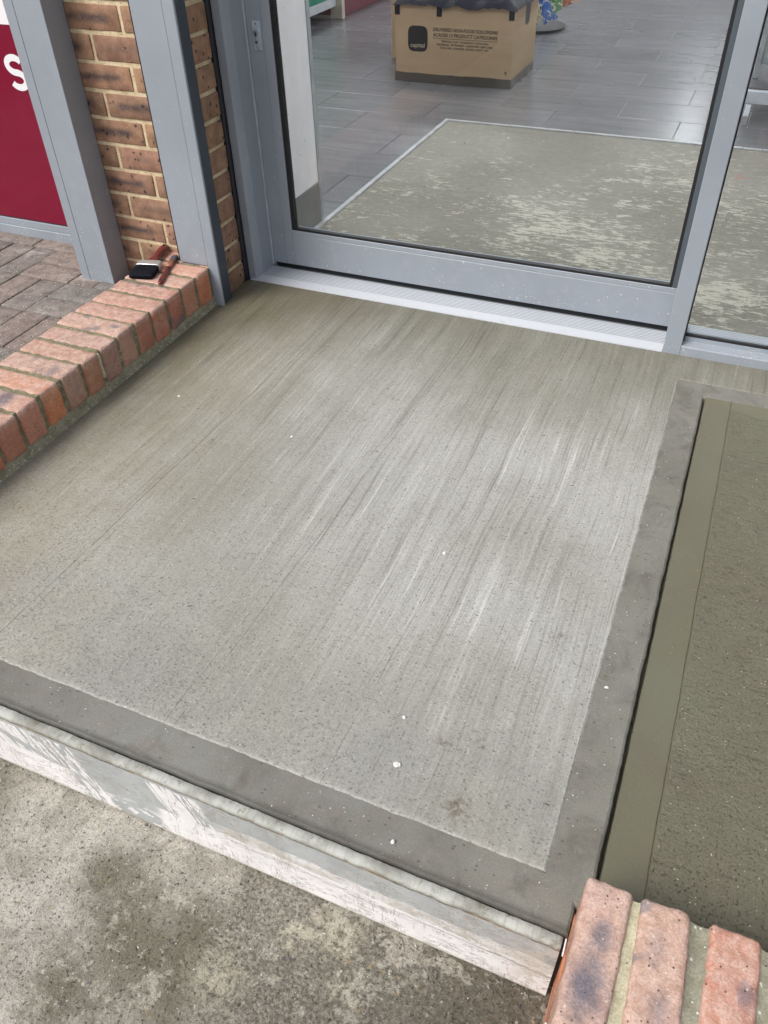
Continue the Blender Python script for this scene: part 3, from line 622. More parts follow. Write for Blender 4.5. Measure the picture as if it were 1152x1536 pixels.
# shop floor
fl = tag(MB().box(-5, 2.26, -.25, 3.2, 15, -.012).build('shop_floor', 'screed'), kind='structure')
tm = []
for s_ in range(4):
    v, f = rbox(.5965, .2935, .011, .0012); me = pyd('floor_tile', v, f); tm.append(me)
def tile(x0, y0, x1, y1):
    full = abs(x1-x0-.6) < .01 and abs(y1-y0-.297) < .01
    if full: me = tm[rnd.randrange(4)]
    else: v, f = rbox(x1-x0-.0035, y1-y0-.0035, .011, .0012); me = pyd('floor_tile', v, f)
    link('floor_tile', me, 'tile', fl, ((x0+x1)/2, (y0+y1)/2, -.0055-.0004))
for r_ in range(-2, 17):
    y0 = 2.817+.297*r_; y1 = y0+.297; ph = -1.515+(0 if r_ % 2 == 0 else .3)
    for i in range(-5, 6):
        x0 = ph+.6*i; x1 = x0+.6
        if y0 < 3.98 and x0 > -1.39: continue
        if x0 < -4.3 or x1 > 1.9: continue
        if y0 < 3.98 and x1 > -1.392: x1 = -1.392
        ya = y0
        if y0 < 4.0 < y1 and x0 > -1.39: ya = 4.0
        if x1-x0 > .03: tile(x0, ya, x1, y1)
tag(MB().box(-5, 2.27, -.0115, 3.2, 15, -.0045).build('floor_grout', 'grout', fl))
mw = MB().box(-1.386, 2.262, -.02, 3.19, 3.992, -.0038)
bpy.data.objects['floor_grout'].data = pyd('floor_grout', *(lambda b: (b.v, b.f))(MB().box(-5, 2.27, -.0115, -1.392, 15, -.0045).box(-1.392, 4.0, -.0115, 3.2, 15, -.0045)))
bpy.data.objects['floor_grout'].data.materials.append(M['grout']); bpy.data.objects['floor_grout']['kind'] = 'stuff'
mw = tag(mw.build('mat_well_floor', 'screed', None), kind='structure')
# metal edging of the mat well
me_ = empty('mat_well_edging', (-1.386, 3.992, 0)); tag(me_, 'silver metal edging strip around the bare screed patch behind the door', 'edging strip')
def rel(b, o): 
    l = o.location; b.v = [(p[0]-l.x, p[1]-l.y, p[2]-l.z) for p in b.v]; return b
rel(MB().box(-1.3955, 2.30, -.018, -1.3765, 4.002, .0035, .0012), me_).build('edge_strip', 'edging', me_)
b = MB(); x = -1.376
while x < 3.0:
    w = .31 if x < -.2 else rnd.uniform(.05, .2); b.box(x, 3.984+rnd.uniform(-.0015, .0015), -.018, x+w-.003, 4.003, .0035+rnd.uniform(-.001, .001), .0012); x += w
rel(b, me_).build('edge_strip', 'edging', me_)

# shop shell
for nm, a_ in (('shop_ceiling', (-5.1, 2.19, 2.7, 3.3, 15.1, 2.8)), ('shop_back_wall', (-5.1, 15, -.2, 3.3, 15.1, 2.7)), ('shop_side_wall', (-5.1, 2.27, -.2, -5, 15, 2.7)), ('shop_side_wall', (3.2, 2.27, -.2, 3.3, 15, 2.7))):
    o = tag(MB().box(*a_).build(nm, 'ceiling' if 'ceil' in nm else 'wall_far'), kind='structure')
for i, (lx, ly) in enumerate([(lx, ly) for lx in (-.75, -3.3, 1.5) for ly in (3.3, 6., 9., 12.)]):  # tubes nearest the door are added to brighten the wall end and screed
    t = empty('ceiling_light', (lx, ly, 2.7)); row = {-.75: 'middle', -3.3: 'left', 1.5: 'right'}[lx]; pos = {3.3: 'nearest the glass door, added to brighten the wall end', 6.: 'second from the glass door', 9.: 'third from the glass door', 12.: 'nearest the back wall'}[ly]
    tag(t, 'white tube light on the shop ceiling, %s row, %s' % (row, pos), 'ceiling light', 'tube lights on the shop ceiling')
    MB().box(-.08, -.75, -.05, .08, .75, -.001, .004).build('housing', 'white_gloss', t); MB().box(-.06, -.73, -.062, .06, .73, -.0505).build('tube', 'lamp', t)

# ================================================================== FACADE
# brick pillar between the posts
bp_ = empty('brick_pillar', (-1.60, 2.03, 0)); tag(bp_, 'brown brick pillar with dark burned faces and cream joints, left of the glass door', 'brick pillar')
PX, PY = -1.409, 1.965
CH = .0723; Z0 = .069
meshes = {}
def wbrick(x0, x1, y0, y1, k_):
    L, D = x1-x0, y1-y0; key = (round(L, 3), round(D, 3), rnd.randrange(3))
    if key not in meshes: meshes[key] = rough_box('brick', L, D, CH-.0105, .003, .0007, rnd.random()*50, (6, 3, 2) if k_ < 13 else (2, 1, 1), 55)
    t = rnd.uniform(.72, 1.30)
    link('brick', meshes[key], 'wbrick', bp_, ((x0+x1)/2+.60+1-.0, (y0+y1)/2-2.03+rnd.uniform(-.0008, .0008), Z0+CH*(k_-.5)+rnd.uniform(-.0006, .0006)), (0, rnd.uniform(-.004, .004), rnd.uniform(-.004, .004)), (t, t*rnd.uniform(.88, 1.02), t*rnd.uniform(.80, 1.0)))
for k_ in range(-1, 33):
    if k_ % 2 == 0: segs = [(-1.5955, PX), (-1.821, -1.6055), (-1.96, -1.831)]
    else: segs = [(-1.5255+.02, PX), (-1.7085, -1.5155), (-1.934, -1.7185)]
    for i, (x0, x1) in enumerate(segs): wbrick(x0, x1, PY, PY+.119, k_)
noisy_block('mortar', -1.955, PY+.0035, -.05, PX-.0035, PY+.1165, Z0+CH*32.2, .035, .0022, 4, 'cream_mortar', None, 35)
mo = bpy.data.objects['mortar']; mo.parent = bp_; mo.location = (1.60, -2.03, 0)

# black sealant line between pillar and door frame
v = []; f = []; zs = lin(0, 2.3, 320)
for i, z in enumerate(zs):
    w = nz((0, 0, z), 22, 1)*.0035+nz((0, 0, z), 70, 2)*.0015+.0035*abs(math.sin((z-Z0)/CH*math.pi))
    v += [(-1.4165, 2.0865-w*.6, z), (-1.4060+w*.3, 2.087-w, z), (-1.4003, 2.0985, z), (-1.4165, 2.102, z)]
    if i: 
        for j in range(4): f.append(((i-1)*4+j, (i-1)*4+(j+1) % 4, i*4+(j+1) % 4, i*4+j))
f += [(0, 1, 2, 3), tuple(len(v)-4+i for i in range(4))]
tag(link('sealant_bead', pyd('sealant_bead', v, f, True), 'sealant'), 'wavy black sealant bead between brown pillar and grey door jamb', 'sealant')

# posts
HT = 2.5
def rprof(x0, y0, x1, y1, r=.003, n=3):
    out = []
    for cx, cy, a0 in ((x1-r, y1-r, 0), (x0+r, y1-r, 90), (x0+r, y0+r, 180), (x1-r, y0+r, 270)):
        for i in range(n+1):
            t = math.radians(a0+90*i/n); out.append((cx+r*math.cos(t), cy+r*math.sin(t)))
    return out
p1 = empty('steel_post', (-1.84, 1.92, .02)); tag(p1, 'wide grey steel post beside the burgundy panel, standing on the block paving', 'post')
def zpr(prof, z0, z1, o):
    b = MB().prism(prof, z0, z1, 'z'); return rel(b, o)
zpr(rprof(-1.8734, 1.880, -1.777, 1.9638, .0035), .012, HT, p1).build('post_face', 'frame', p1)
zpr(rprof(-1.906, 1.8803, -1.8737, 1.9638, .0008), .012, HT, p1).build('post_edge', 'frame', p1)
zpr(rprof(-1.7815, 1.8785, -1.7755, 1.8845, .002), .012, HT, p1).build('corner_bead', 'frame', p1)
p2 = empty('steel_post', (-1.45, 1.93, 0)); tag(p2, 'narrower grey steel post notched over the end of the low orange brick kerb', 'post')
zpr(rprof(-1.5145, 1.905, -1.4155, 1.961, .002), .1275, HT, p2).build('post_face', 'frame', p2)
zpr(rprof(-1.4150, 1.904, -1.3800, 1.912, .002), .001, HT, p2).build('post_flange', 'frame', p2)
zpr(rprof(-1.4055, 1.9125, -1.3860, 1.963, .001), .001, HT, p2).build('side_channel', 'frame_shaded', p2)  # grey channel coloured dark navy to paint the shade on its side
zpr([(-1.5195, 1.908), (-1.5148, 1.908), (-1.5148, 1.9635), (-1.5195, 1.9635)], .1275, HT, p2).build('gasket', 'gasket', p2)  # thin dark strip down the left edge of the post

# burgundy panel
wp = empty('wall_panel', (-2.6, 2.12, .02)); tag(wp, 'glossy burgundy panel with a white letter and white upper band, left of the wide post', 'wall panel')
P = lambda b, n, m, o: rel(b, o).build(n, m, o)
P(MB().box(-3.4, 2.106, .079, -1.93, 2.13, .693), 'burgundy_sheet', 'burgundy', wp)
P(MB().box(-3.4, 2.1055, .6935, -1.93, 2.13, 1.6), 'white_band', 'white_gloss', wp)
P(MB().box(-3.4, 2.092, .002, -1.93, 2.14, .052, .0015).box(-3.4, 2.098, .0525, -1.93, 2.14, .0765, .001), 'bottom_rail', 'frame', wp)
P(MB().box(-3.4, 2.1035, .0768, -1.93, 2.12, .0795), 'gasket', 'gasket', wp)
P(MB().box(-3.4, 2.09, 1.6, -1.93, 2.14, 2.5, .002), 'top_rail', 'frame', wp)
def letter_s(cx, cz, w, h, t):
    """sans capital S drawn as a stroke of even width"""
    r = (h-t)/4; R_ = (w-t)/2; pts = []
    for i in range(0, 25): a_ = math.radians(28+(270-28)*i/24); pts.append((R_*math.cos(a_), r+r*math.sin(a_)))
    for i in range(1, 25): a_ = math.radians(90-(90+152)*i/24); pts.append((R_*math.cos(a_), -r+r*math.sin(a_)))
    v = []; f = []
    for i, (x, z) in enumerate(pts):
        a_ = Vector(pts[min(i+1, len(pts)-1)])-Vector(pts[max(i-1, 0)]); a_.normalize(); nx_, nz_ = -a_.y*t/2, a_.x*t/2
        for yy in (0, -.0006): v += [(cx+x+nx_, 2.1056+yy, cz+z+nz_), (cx+x-nx_, 2.1056+yy, cz+z-nz_)]
        if i: b0 = (i-1)*4; c0 = i*4; f += [(b0+2, c0+2, c0+3, b0+3), (b0, c0, c0+2, b0+2), (b0+1, b0+3, c0+3, c0+1), (b0, b0+1, c0+1, c0)]
    b = MB(); b.add(v, f); return b
P(letter_s(-2.160, .562, .080, .104, .0195), 'letter_s', 'white_gloss', wp)

# door frame
df = empty('door_frame', (-1.38, 2.15, 0)); tag(df, 'grey metal door frame with left jamb and slim mullion', 'door frame')
P(MB().prism([(-1.4005, 2.1005), (-1.3775, 2.1005), (-1.3700, 2.107), (-1.3640, 2.128), (-1.3640, 2.215), (-1.4005, 2.215)], .001, HT, 'z'), 'jamb', 'frame', df)
P(MB().prism(rprof(-.0755, 2.097, -.0290, 2.190, .002), .001, HT, 'z'), 'mullion', 'frame', df)
P(MB().box(-1.4005, 2.10, HT-.25, -.0755, 2.19, HT, .002).box(-.029, 2.10, HT-.25, 2.6, 2.19, HT, .002), 'head_rail', 'frame', df)
# weather pile between jamb and door
P(MB().box(-1.3640, 2.195, .02, -1.3605, 2.2045, HT-.26), 'brush_seal', 'pale_metal', df)

th = empty('door_threshold', (-.72, 2.14, 0)); tag(th, 'ribbed bright aluminium threshold under the sliding glass door', 'threshold')
pr = [(2.0955, .0005), (2.0965, .0045), (2.121, .0125)]
pr += [(2.1225, .0138), (2.194, .0138)]
pr += [(2.196, .0105), (2.25, .0105), (2.25, -.01), (2.0955, -.01)]
def xpr(prof, x0, x1, o): return rel(MB().prism(prof, x0, x1, 'x'), o)
# mitred left end
b = MB().prism(pr, -1.3995, -.0760, 'x'); n2 = len(pr)
b.v = [(max(p[0], -1.3995+.0+min(1, max(0, (p[1]-2.0955)/.1))*.0+.0) if i >= n2 else (-1.3960+min(.034, max(0, (p[1]-2.0955))*.34) if p[1] < 2.20 else -1.362), p[1], p[2]) for i, p in enumerate(b.v)]
b.v = [(p[0] if i >= n2 else max(p[0], -1.3985 if p[1] < 2.1 else -1.3628), p[1], p[2]) for i, p in enumerate(b.v)]
rel(b, th).build('sill_tray', 'alu_groove_shade', th)  # tray aluminium coloured darker to paint the shade between the ribs
b = MB().prism([(2.0950, .0008), (2.0958, .0052), (2.1215, .0146), (2.1240, .0146), (2.1240, .0100)], -1.3945, -.0762, 'x')
b.v = [(p[0]+(p[1]-2.095)*.34 if p[0] < -1 else p[0], p[1], p[2]) for p in b.v]; rel(b, th).build('sill_nosing', 'alu', th)
for i in range(8):
    y_ = 2.1275+.0086*i; rel(MB().box(-1.3955+(y_-2.0955)*.34, y_, .0135, -.0762, y_+.0046, .0149, .0004), th).build('sill_rib', 'alu', th)

# sliding door
sd = empty('sliding_door', (-.7, 2.22, .02)); tag(sd, 'grey framed sliding glass door closed behind the ribbed threshold', 'door')
YD = 2.200
P(MB().box(-1.3595, YD, .027, -1.3125, YD+.042, HT-.26, .0012).box(-1.3122, YD+.0006, .027, -1.2830, YD+.042, HT-.26, .001), 'stile', 'frame', sd)
P(MB().box(-.0925, YD+.001, .1435, -.028, YD+.042, HT-.26, .0012), 'interlock_stile', 'slate_light', sd)
P(MB().box(-1.2826, YD+.0003, .027, -.0280, YD+.042, .128, .0012).box(-1.2826, YD+.0012, .1283, -.0280, YD+.042, .143, .001), 'bottom_rail', 'frame', sd)
P(MB().box(-1.2826, YD+.0003, HT-.34, -.0930, YD+.042, HT-.261, .0012), 'top_rail', 'frame', sd)
P(MB().box(-1.2828, YD+.004, .1432, -1.2690, YD+.020, HT-.341).box(-.1010, YD+.004, .1432, -.0932, YD+.020, HT-.341).box(-1.2688, YD+.004, .1432, -.1012, YD+.020, .1500), 'gasket', 'gasket', sd)
P(MB().box(-1.2760, YD+.0145, .1465, -.0960, YD+.0195, HT-.3425), 'glass', 'glass', sd)
P(MB().box(-1.355, YD+.007, .0110, -.03, YD+.03, .0268), 'bottom_seal', 'gasket', sd)
# lock
v, f = [], []
lp = P(MB().box(-1.341, YD-.0050, .654, -1.3155, YD-.0002, .727, .0014), 'lock_plate', 'lock_metal', sd)
lx, lz = -1.3285, .690
kk = MB().tube((lx, YD-.0115, lz+.0075), (lx, YD-.004, lz+.0075), .0082, n=18).box(lx-.0046, YD-.0115, lz-.017, lx+.0046, YD-.0032, lz+.004, .001).tube((lx, YD-.0115, lz-.016), (lx, YD-.0032, lz-.016), .0046)
rel(kk, sd); kk.v = [(p[0], p[1], p[2]) for p in kk.v]
lc = kk.build('lock_cylinder', 'chrome', lp)
P(MB().box(lx-.0011, YD-.0120, lz+.003, lx+.0011, YD-.0113, lz+.011).box(lx-.003, YD-.0120, lz+.0065, lx+.003, YD-.0114, lz+.0085), 'keyhole', 'ink_black', sd).parent = lp
for zz in (.661, .7195): P(MB().tube((lx, YD-.0066, zz), (lx, YD-.003, zz), .0032, n=12), 'screw', 'chrome', sd).parent = lp

# fixed side window
sw_ = empty('side_window', (1.2, 2.14, 0)); tag(sw_, 'fixed glass window with a splashed grey sill rail, right of the mullion', 'window')
P(MB().prism([(2.097, .001), (2.097, .027), (2.099, .030), (2.128, .0335), (2.128, .045), (2.150, .045), (2.150, .001)], -.0287, 2.6, 'x'), 'sill_rail', 'frame', sw_)
P(MB().box(-.0287, 2.129, .0452, 2.6, 2.138, .0520), 'gasket', 'gasket', sw_)
P(MB().box(-.0287, 2.120, .0335, -.0255, 2.138, HT-.25), 'gasket', 'gasket', sw_)
P(MB().box(-.0286, 2.132, .0455, 2.6, 2.138, HT-.251), 'glass', 'glass', sw_)
P(MB().box(-.027, 2.155, .001, 2.6, 2.205, .022, .001), 'inner_rail', 'frame', sw_)
b = MB()
for i in range(5): b.box(-.027, 2.206+.009*i, .001, 2.6, 2.2130+.009*i, .020, .001)
P(b, 'track_rib', 'alu', sw_)
P(MB().prism(rprof(2.6, 2.097, 2.66, 2.19, .002), .001, HT, 'z'), 'end_post', 'frame', sw_)

fa = tag(MB().box(-3.4, 1.9, HT+.002, 3.3, 2.19, 3.3, .004).build('fascia', 'fascia'), 'plain grey fascia above the shopfront', 'fascia')

# interior white wall end with plinth
iw = empty('interior_wall', (-1.42, 2.45, 0)); tag(iw, 'white wall end with dark grey plinth just inside the door on the left', 'wall')
P(MB().box(-1.60, 2.262, .1445, -1.400, 2.628, 2.69, .001), 'plaster', 'white_wall', iw)
P(MB().box(-1.60, 2.262, -.004, -1.3985, 2.628, .144, .001), 'plinth', 'grey_plinth', iw)
P(MB().box(-1.601, 2.6285, -.004, -1.3975, 2.652, 2.69, .001), 'corner_trim', 'grey_metal', iw)

# ================================================================== KERB
kb = empty('brick_kerb', (-1.51, 1.2, 0)); tag(kb, 'low kerb of orange bricks on edge with green-grey mortar between slab and block paving', 'brick kerb')
ys = [1.968, 1.8945, 1.8170, 1.7415, 1.6640, 1.5920, 1.5170, 1.4410, 1.3650, 1.2930, 1.2160, 1.1380, 1.0640, .989, .914, .839, .764, .689, .614, .5395]
kc = [(.62, .225, .11), (.62, .24, .13), (.50, .235, .15), (.44, .16, .105), (.47, .185, .12), (.42, .175, .12), (.47, .27, .20), (.37, .215, .17), (.43, .20, .12), (.40, .235, .18), (.60, .23, .11), (.50, .23, .16), (.43, .18, .12), (.56, .16, .08)]
for i, y1 in enumerate(ys):
    w = .0635 if i != 8 else .0600
    me = rough_box('brick', .2055, w, .1005, .0046, .0016, i*3.7+1, (20, 6, 10), 42)
    link('brick', me, 'kbrick', kb, (-1.409-.10275+1.51+rnd.uniform(-.0022, .0022)+(.003 if i == 0 else 0), y1-w/2-1.2, .0755+rnd.uniform(-.002, .0022)), (rnd.uniform(-.012, .012), rnd.uniform(-.012, .012), rnd.uniform(-.012, .012)), kc[i % len(kc)])
b = noisy_block('mortar', -1.6105, .47, .005, -1.4136, 1.955, .1218, .007, .0036, 3, 'fresh_mortar', None, 55); b.parent = kb; b.location = (1.51, -1.2, 0)
# ragged bed joint along the slab
v = []; f = []; Ys = lin(.486, 1.902, 300)
for i, y in enumerate(Ys):
    a_ = nz((0, y, 0), 30, 2)*.003+nz((0, y, 0), 110, 4)*.0025; c_ = nz((0, y, 1), 22, 5)*.004+nz((0, y, 1), 90, 5)*.003
    v += [(-1.4185, y, .031), (-1.4105+a_*.5, y, .029+a_*.6), (-1.4075+a_*.8, y, .015+c_*.5), (-1.4065+a_*.4+abs(c_), y, .0045+c_*.1), (-1.4035+abs(c_)*.8, y, .001)]
    if i:
        for j in range(4): f.append(((i-1)*5+j, (i-1)*5+j+1, i*5+j+1, i*5+j))
b = link('bed_joint', pyd('bed_joint', v, f, True), 'bed_mortar', kb); b.location = (1.51, -1.2, 0)
# proud blob of yellow mortar on one joint
bm = rough_box('mortar_blob', .03, .011, .075, .005, .002, 5, (3, 2, 6), 60)
link('mortar_blob', bm, 'pale_joint', kb, (-1.420+1.51, 1.3682-1.2, .0830))

# ================================================================== RIGHT LOW WALL
rw = empty('low_brick_wall', (.3, .42, -.2)); tag(rw, 'low wall capped with pink and orange bricks on edge at the front of the wet ramp', 'brick wall')
def RW(o): o.parent = rw; o.location = (o.location.x-.3, o.location.y-.42, o.location.z+.2); return o
rb = [(.0705, .0590, .8, (.52, .31, .235)), (.1455, .0620, -1.5, (.50, .29, .205)), (.2270, .0610, .4, (.55, .185, .10)), (.3040, .061, 0, (.52, .27, .18)), (.379, .061, .5, (.48, .22, .15)), (.454, .061, 0, (.5, .2, .12))]
rb += [(.529+.075*i, .061, 0, kc[(i*5) % 14]) for i in range(20)]
for i, (cx, w, ang, c) in enumerate(rb):
    me = rough_box('brick', w, .212, .1005, .0058, .0019, i*2.3+3, (9, 26, 9) if i < 5 else (3, 8, 3), 42)
    RW(link('brick', me, 'kbrick', None, (cx, .4195, .0530), (rnd.uniform(-.01, .01), rnd.uniform(-.01, .01), math.radians(-ang)), c))
for i in range(len(rb)-1):
    x0 = rb[i][0]+rb[i][1]/2-.004; x1 = rb[i+1][0]-rb[i+1][1]/2+.004
    # dished joint
    v = []; f = []; Yj = lin(.323, .518, 44)
    for j, y in enumerate(Yj):
        for q in range(7):
            t = q/6; dz = -.0050-.0045*math.sin(t*math.pi); wv = nz((x0+t*.02, y, 0), 90, i)*.0016
            v.append((x0+(x1-x0)*t, y, .1033+dz+wv))
        if j:
            for q in range(6): f.append(((j-1)*7+q, (j-1)*7+q+1, j*7+q+1, j*7+q))
    n0 = len(v); v += [(x0, .323, 0), (x1, .323, 0), (x1, .518, 0), (x0, .518, 0)]; L_ = (len(Yj)-1)*7
    f += [tuple([n0+1, n0]+list(range(0, 7))), tuple([n0+3, n0+2]+list(range(L_+6, L_-1, -1)))]
    RW(link('mortar', pyd('mortar', v, f), 'pale_joint' if i == 0 else 'grey_joint', None))
# courses below
for k_ in range(3):
    x = .040
    z = -.0345-.0723*k_; first = True
    while x < 2.0:
        L = .1025 if (k_ % 2 and first) else .215
        me = rough_box('brick', L, .2, .0620, .004, .001, x*9+k_, (8, 6, 3), 40); RW(link('brick', me, 'kbrick', None, (x+L/2, .4195, z), (0, 0, 0), kc[(k_*5+int(x*10)) % 14])); x += L+.010; first = False
RW(noisy_block('mortar', .0445, .3235, -.2, 2.05, .5155, .0042, .02, .002, 8, 'fresh_mortar'))
# slivers of white plastic in the joint
ws = empty('plastic_sliver', (.0368, .42, 0)); tag(ws, 'thin white plastic sliver stuck to the side of the first pink brick', 'plastic sliver')
rel(MB().box(.0366, .455, -.002, .0385, .478, .001), ws).build('sliver', 'white_gloss', ws)
rel(MB().box(.0360, .347, -.002, .0380, .370, .001), ws).build('sliver', 'white_gloss', ws)

# ================================================================== FRONT BOARD
fb = empty('step_board', (-.7, .475, -.2)); tag(fb, 'paint-streaked white and grey board along the front edge of the concrete slab', 'board')
v = []; f = []; Xs = lin(-1.9, .0335, 420)
for i, x in enumerate(Xs):
    w = nz((x, 0, 0), 20, 1)*.0012+nz((x, 0, 0), 70, 2)*.0009; bz = -.1945+nz((x, 0, 0), 7, 6)*.0016
    ring = [(x, .4815, -.19), (x, .4815, -.016), (x, .4700+w, -.0160+w*.6), (x, .4672+w*.4, -.0195+w), (x, .4665, -.06), (x, .4667, -.12), (x, .4665, bz), (x, .4715, bz-.001)]
    v += ring; n = len(ring)
    if i:
        for j in range(n): f.append(((i-1)*n+j, (i-1)*n+(j+1) % n, i*n+(j+1) % n, i*n+j))
f += [tuple(range(n)), tuple(range(len(v)-n, len(v)))]
v = [(p[0]+.7, p[1]-.475, p[2]+.2) for p in v]; link('board', pyd('board', v, f), 'board', fb)
v = []; f = []
for i, x in enumerate(Xs):
    w = nz((x, 0, 3), 26, 1)*.0022+nz((x, 0, 3), 90, 2)*.0022; u = nz((x, 0, 6), 30, 1)*.0012+nz((x, 0, 6), 120, 1)*.0007
    ring = [(x, .4822, -.0165), (x, .4822+u, -.0058), (x, .4805, -.0030+u), (x, .4690, -.0038+u), (x, .4662+w*.4, -.0050+u), (x, .4652+w*.5, -.0142+w), (x, .4690, -.0165+w*.5)]
    v += ring; n = len(ring)
    if i:
        for j in range(n): f.append(((i-1)*n+j, (i-1)*n+(j+1) % n, i*n+(j+1) % n, i*n+j))
f += [tuple(range(n)), tuple(range(len(v)-n, len(v)))]
v = [(p[0]+.7, p[1]-.475, p[2]+.2) for p in v]; link('top_lip', pyd('top_lip', v, f, True), 'lip', fb)

# ================================================================== BRUSHES
def brush(name, tip, end, z, label, big):
    t = Vector(tip); e_ = Vector(end); L = (e_-t).length; ang = math.atan2(e_.y-t.y, e_.x-t.x)
    o = empty(name, (t.x, t.y, z), (0, 0, ang)); tag(o, label, 'paint brush')
    if big:
        v, f = loft([(0, 0, .009, .034, .006), (.006, 0, .0095, .0375, .0085), (.03, 0, .0105, .0375, .0105), (.062, 0, .0115, .0355, .0105), (.066, 0, .0115, .0350, .010)], 28, 5); link('bristles', pyd('bristles', v, f, True), 'bristle', o)
        b = MB()
        for i in range(60):
            y = rnd.uniform(-.034, .034); zz = rnd.uniform(.004, .017); b.tube((.02, y, zz), (rnd.uniform(-.006, .002), y+rnd.uniform(-.003, .003), zz*.8), .0009, .0003, 4)
        b.build('loose_bristles', 'bristle', o)['kind'] = 'stuff'
        v, f = loft([(.060, 0, .0115, .0362, .0112), (.064, 0, .0115, .0368, .0116), (.088, 0, .0115, .0365, .0116), (.092, 0, .0115, .0355, .0108)], 28, 6); link('ferrule', pyd('ferrule', v, f, True), 'ferrule', o)
        v, f = loft([(.088, 0, .0115, .033, .009), (.098, 0, .012, .027, .0105), (.112, 0, .013, .0135, .0085), (.135, 0, .014, .0105, .0085), (.165, 0, .015, .0125, .009), (.195, 0, .015, .0135, .008), (.210, 0, .015, .0095, .0065), (.216, 0, .015, .004, .003)], 20, 2.3)
        h = link('handle', pyd('handle', v, f, True), 'maroon_wood', o); MB().tube((.200, 0, .0215), (.200, 0, .0245), .0035).build('hang_hole', 'ink_black', h)
    else:
        v, f = loft([(0, 0, .006, .003, .003), (.008, 0, .006, .0065, .0055), (.03, 0, .0065, .0075, .006), (.07, 0, .0065, .0060, .0055), (.112, 0, .0065, .0072, .006)], 16); h = link('handle', pyd('handle', v, f, True), 'maroon_wood', o)
        MB().tube((.018, 0, .0112), (.018, 0, .0128), .0028).build('hang_hole', 'ink_black', h)
        v, f = loft([(.110, 0, .0065, .0078, .0062), (.128, 0, .0065, .0082, .0064), (.158, 0, .0065, .0086, .0062)], 16); link('ferrule', pyd('ferrule', v, f, True), 'copper', o)
        v, f = loft([(.156, 0, .0065, .0086, .006), (.170, 0, .0065, .0105, .006), (.188, 0, .006, .0115, .005), (.196, 0, .006, .0085, .003)], 16); link('bristles', pyd('bristles', v, f, True), 'old_bristle', o)
brush('paint_brush', (-1.556, 1.757), (-1.607, 1.965), .1245, 'wide paint brush with black bristles and maroon handle on the brick kerb', True)
brush('paint_brush', (-1.478, 1.742), (-1.546, 1.925), .1255, 'thin maroon paint brush with a copper ferrule lying beside the wide black brush', False)

# ================================================================== SHOP CONTENTS
def open_carton(name, x0, y0, x1, y1, h, label):
    o = empty(name, ((x0+x1)/2, (y0+y1)/2, 0)); tag(o, label, 'cardboard box')
    t = .006
    P(MB().box(x0, y0, .001, x1, y0+t, h, .001), 'side_panel', 'card', o); P(MB().box(x0, y1-t, .001, x1, y1, h, .001), 'side_panel', 'card', o)
    P(MB().box(x0, y0+t, .001, x0+t, y1-t, h, .001), 'end_panel', 'card', o); P(MB().box(x1-t, y0+t, .001, x1, y1-t, h, .001), 'end_panel', 'card', o)
    P(MB().box(x0+t, y0+t, .001, x1-t, y1-t, .008), 'base_panel', 'card', o)
    return o
BX0, BX1, BY0, BY1 = -1.915, -1.252, 4.622, 5.095
c1 = open_carton('carton', BX0, BY0, BX1, BY1, .372, 'large printed cardboard carton standing on the shop tiles, black film over its top')
# crumpled dark tape around the foot
b = MB()
def tape(x0, y0, x1, y1, z0, z1, n=26):
    v = []; f = []
    for i in range(n+1):
        t = i/n; x = x0+(x1-x0)*t; y = y0+(y1-y0)*t; nx_, ny_ = (0, -1) if y0 == y1 else (1, 0)
        for j, z in enumerate((z0, (z0+z1)/2, z1)):
            w = .003+abs(nz((x, y, z), 30, 2))*.008*(1.3 if j == 0 else .5); v.append((x+nx_*w, y+ny_*w, z+nz((x, y, 1), 18, j)*.004*(j == 2)))
    for i in range(n):
        for j in range(2): f.append((i*3+j, (i+1)*3+j, (i+1)*3+j+1, i*3+j+1))
    b.add(v, f)
tape(BX0-.004, BY0, BX1+.004, BY0, .002, .047); tape(BX1, BY0-.004, BX1, BY1, .002, .047)
rel(b, c1).build('foot_tape', 'dark_tape', c1, smooth=True)
def Tx(s, w, x, z, h=None, mat='ink', bold=.0004): text('printed_text', s, w, mat, c1, (x-c1.location.x, BY0-.0003-c1.location.y, z), (math.pi/2, 0, 0), .0006, bold, h)
Tx('DELIVERED NON-FOOD SOLUTIONS', .360, -1.697, .254, .0165, bold=.0012); Tx('ACROSS 12 PRODUCT CATEGORIES', .360, -1.697, .2285, .0165, bold=.0012)
rel(MB().box(-1.697, BY0-.0009, .2195, -1.337, BY0-.0003, .2215), c1).build('printed_rule', 'ink', c1)
Tx('PERSONAL CARE · HOUSEHOLD · COOKWARE', .262, -1.648, .2035, .0088); Tx('ELECTRICAL · STATIONERY · HARDWARE · BABY CARE', .312, -1.673, .1880, .0088, bold=.0014); Tx('SHOE CARE · ADHESIVES · SEWING · PARTY · PET', .272, -1.655, .1725, .0088)
Tx('capital', .082, -1.827, .1655, .027, 'print_pale', .001)
# logo
def squircle(cx, cz, w, h, n=40, p=4.):
    return [(cx+w*math.copysign(abs(math.cos(t))**(2/p), math.cos(t)), cz+h*math.copysign(abs(math.sin(t))**(2/p), math.sin(t))) for t in [2*math.pi*i/n for i in range(n)]]
b = MB(); pr_ = squircle(-1.785, .213, .0575, .062); n = len(pr_)
b.add([(x, BY0-.0002, z) for x, z in pr_]+[(x, BY0-.00025+.0, z) for x, z in pr_], [tuple(range(n))]); rel(b, c1).build('printed_logo', 'ink_black', c1)
for t_ in [q for q in bpy.data.objects if q.parent == c1 and q.name.startswith('printed_text')]: pass
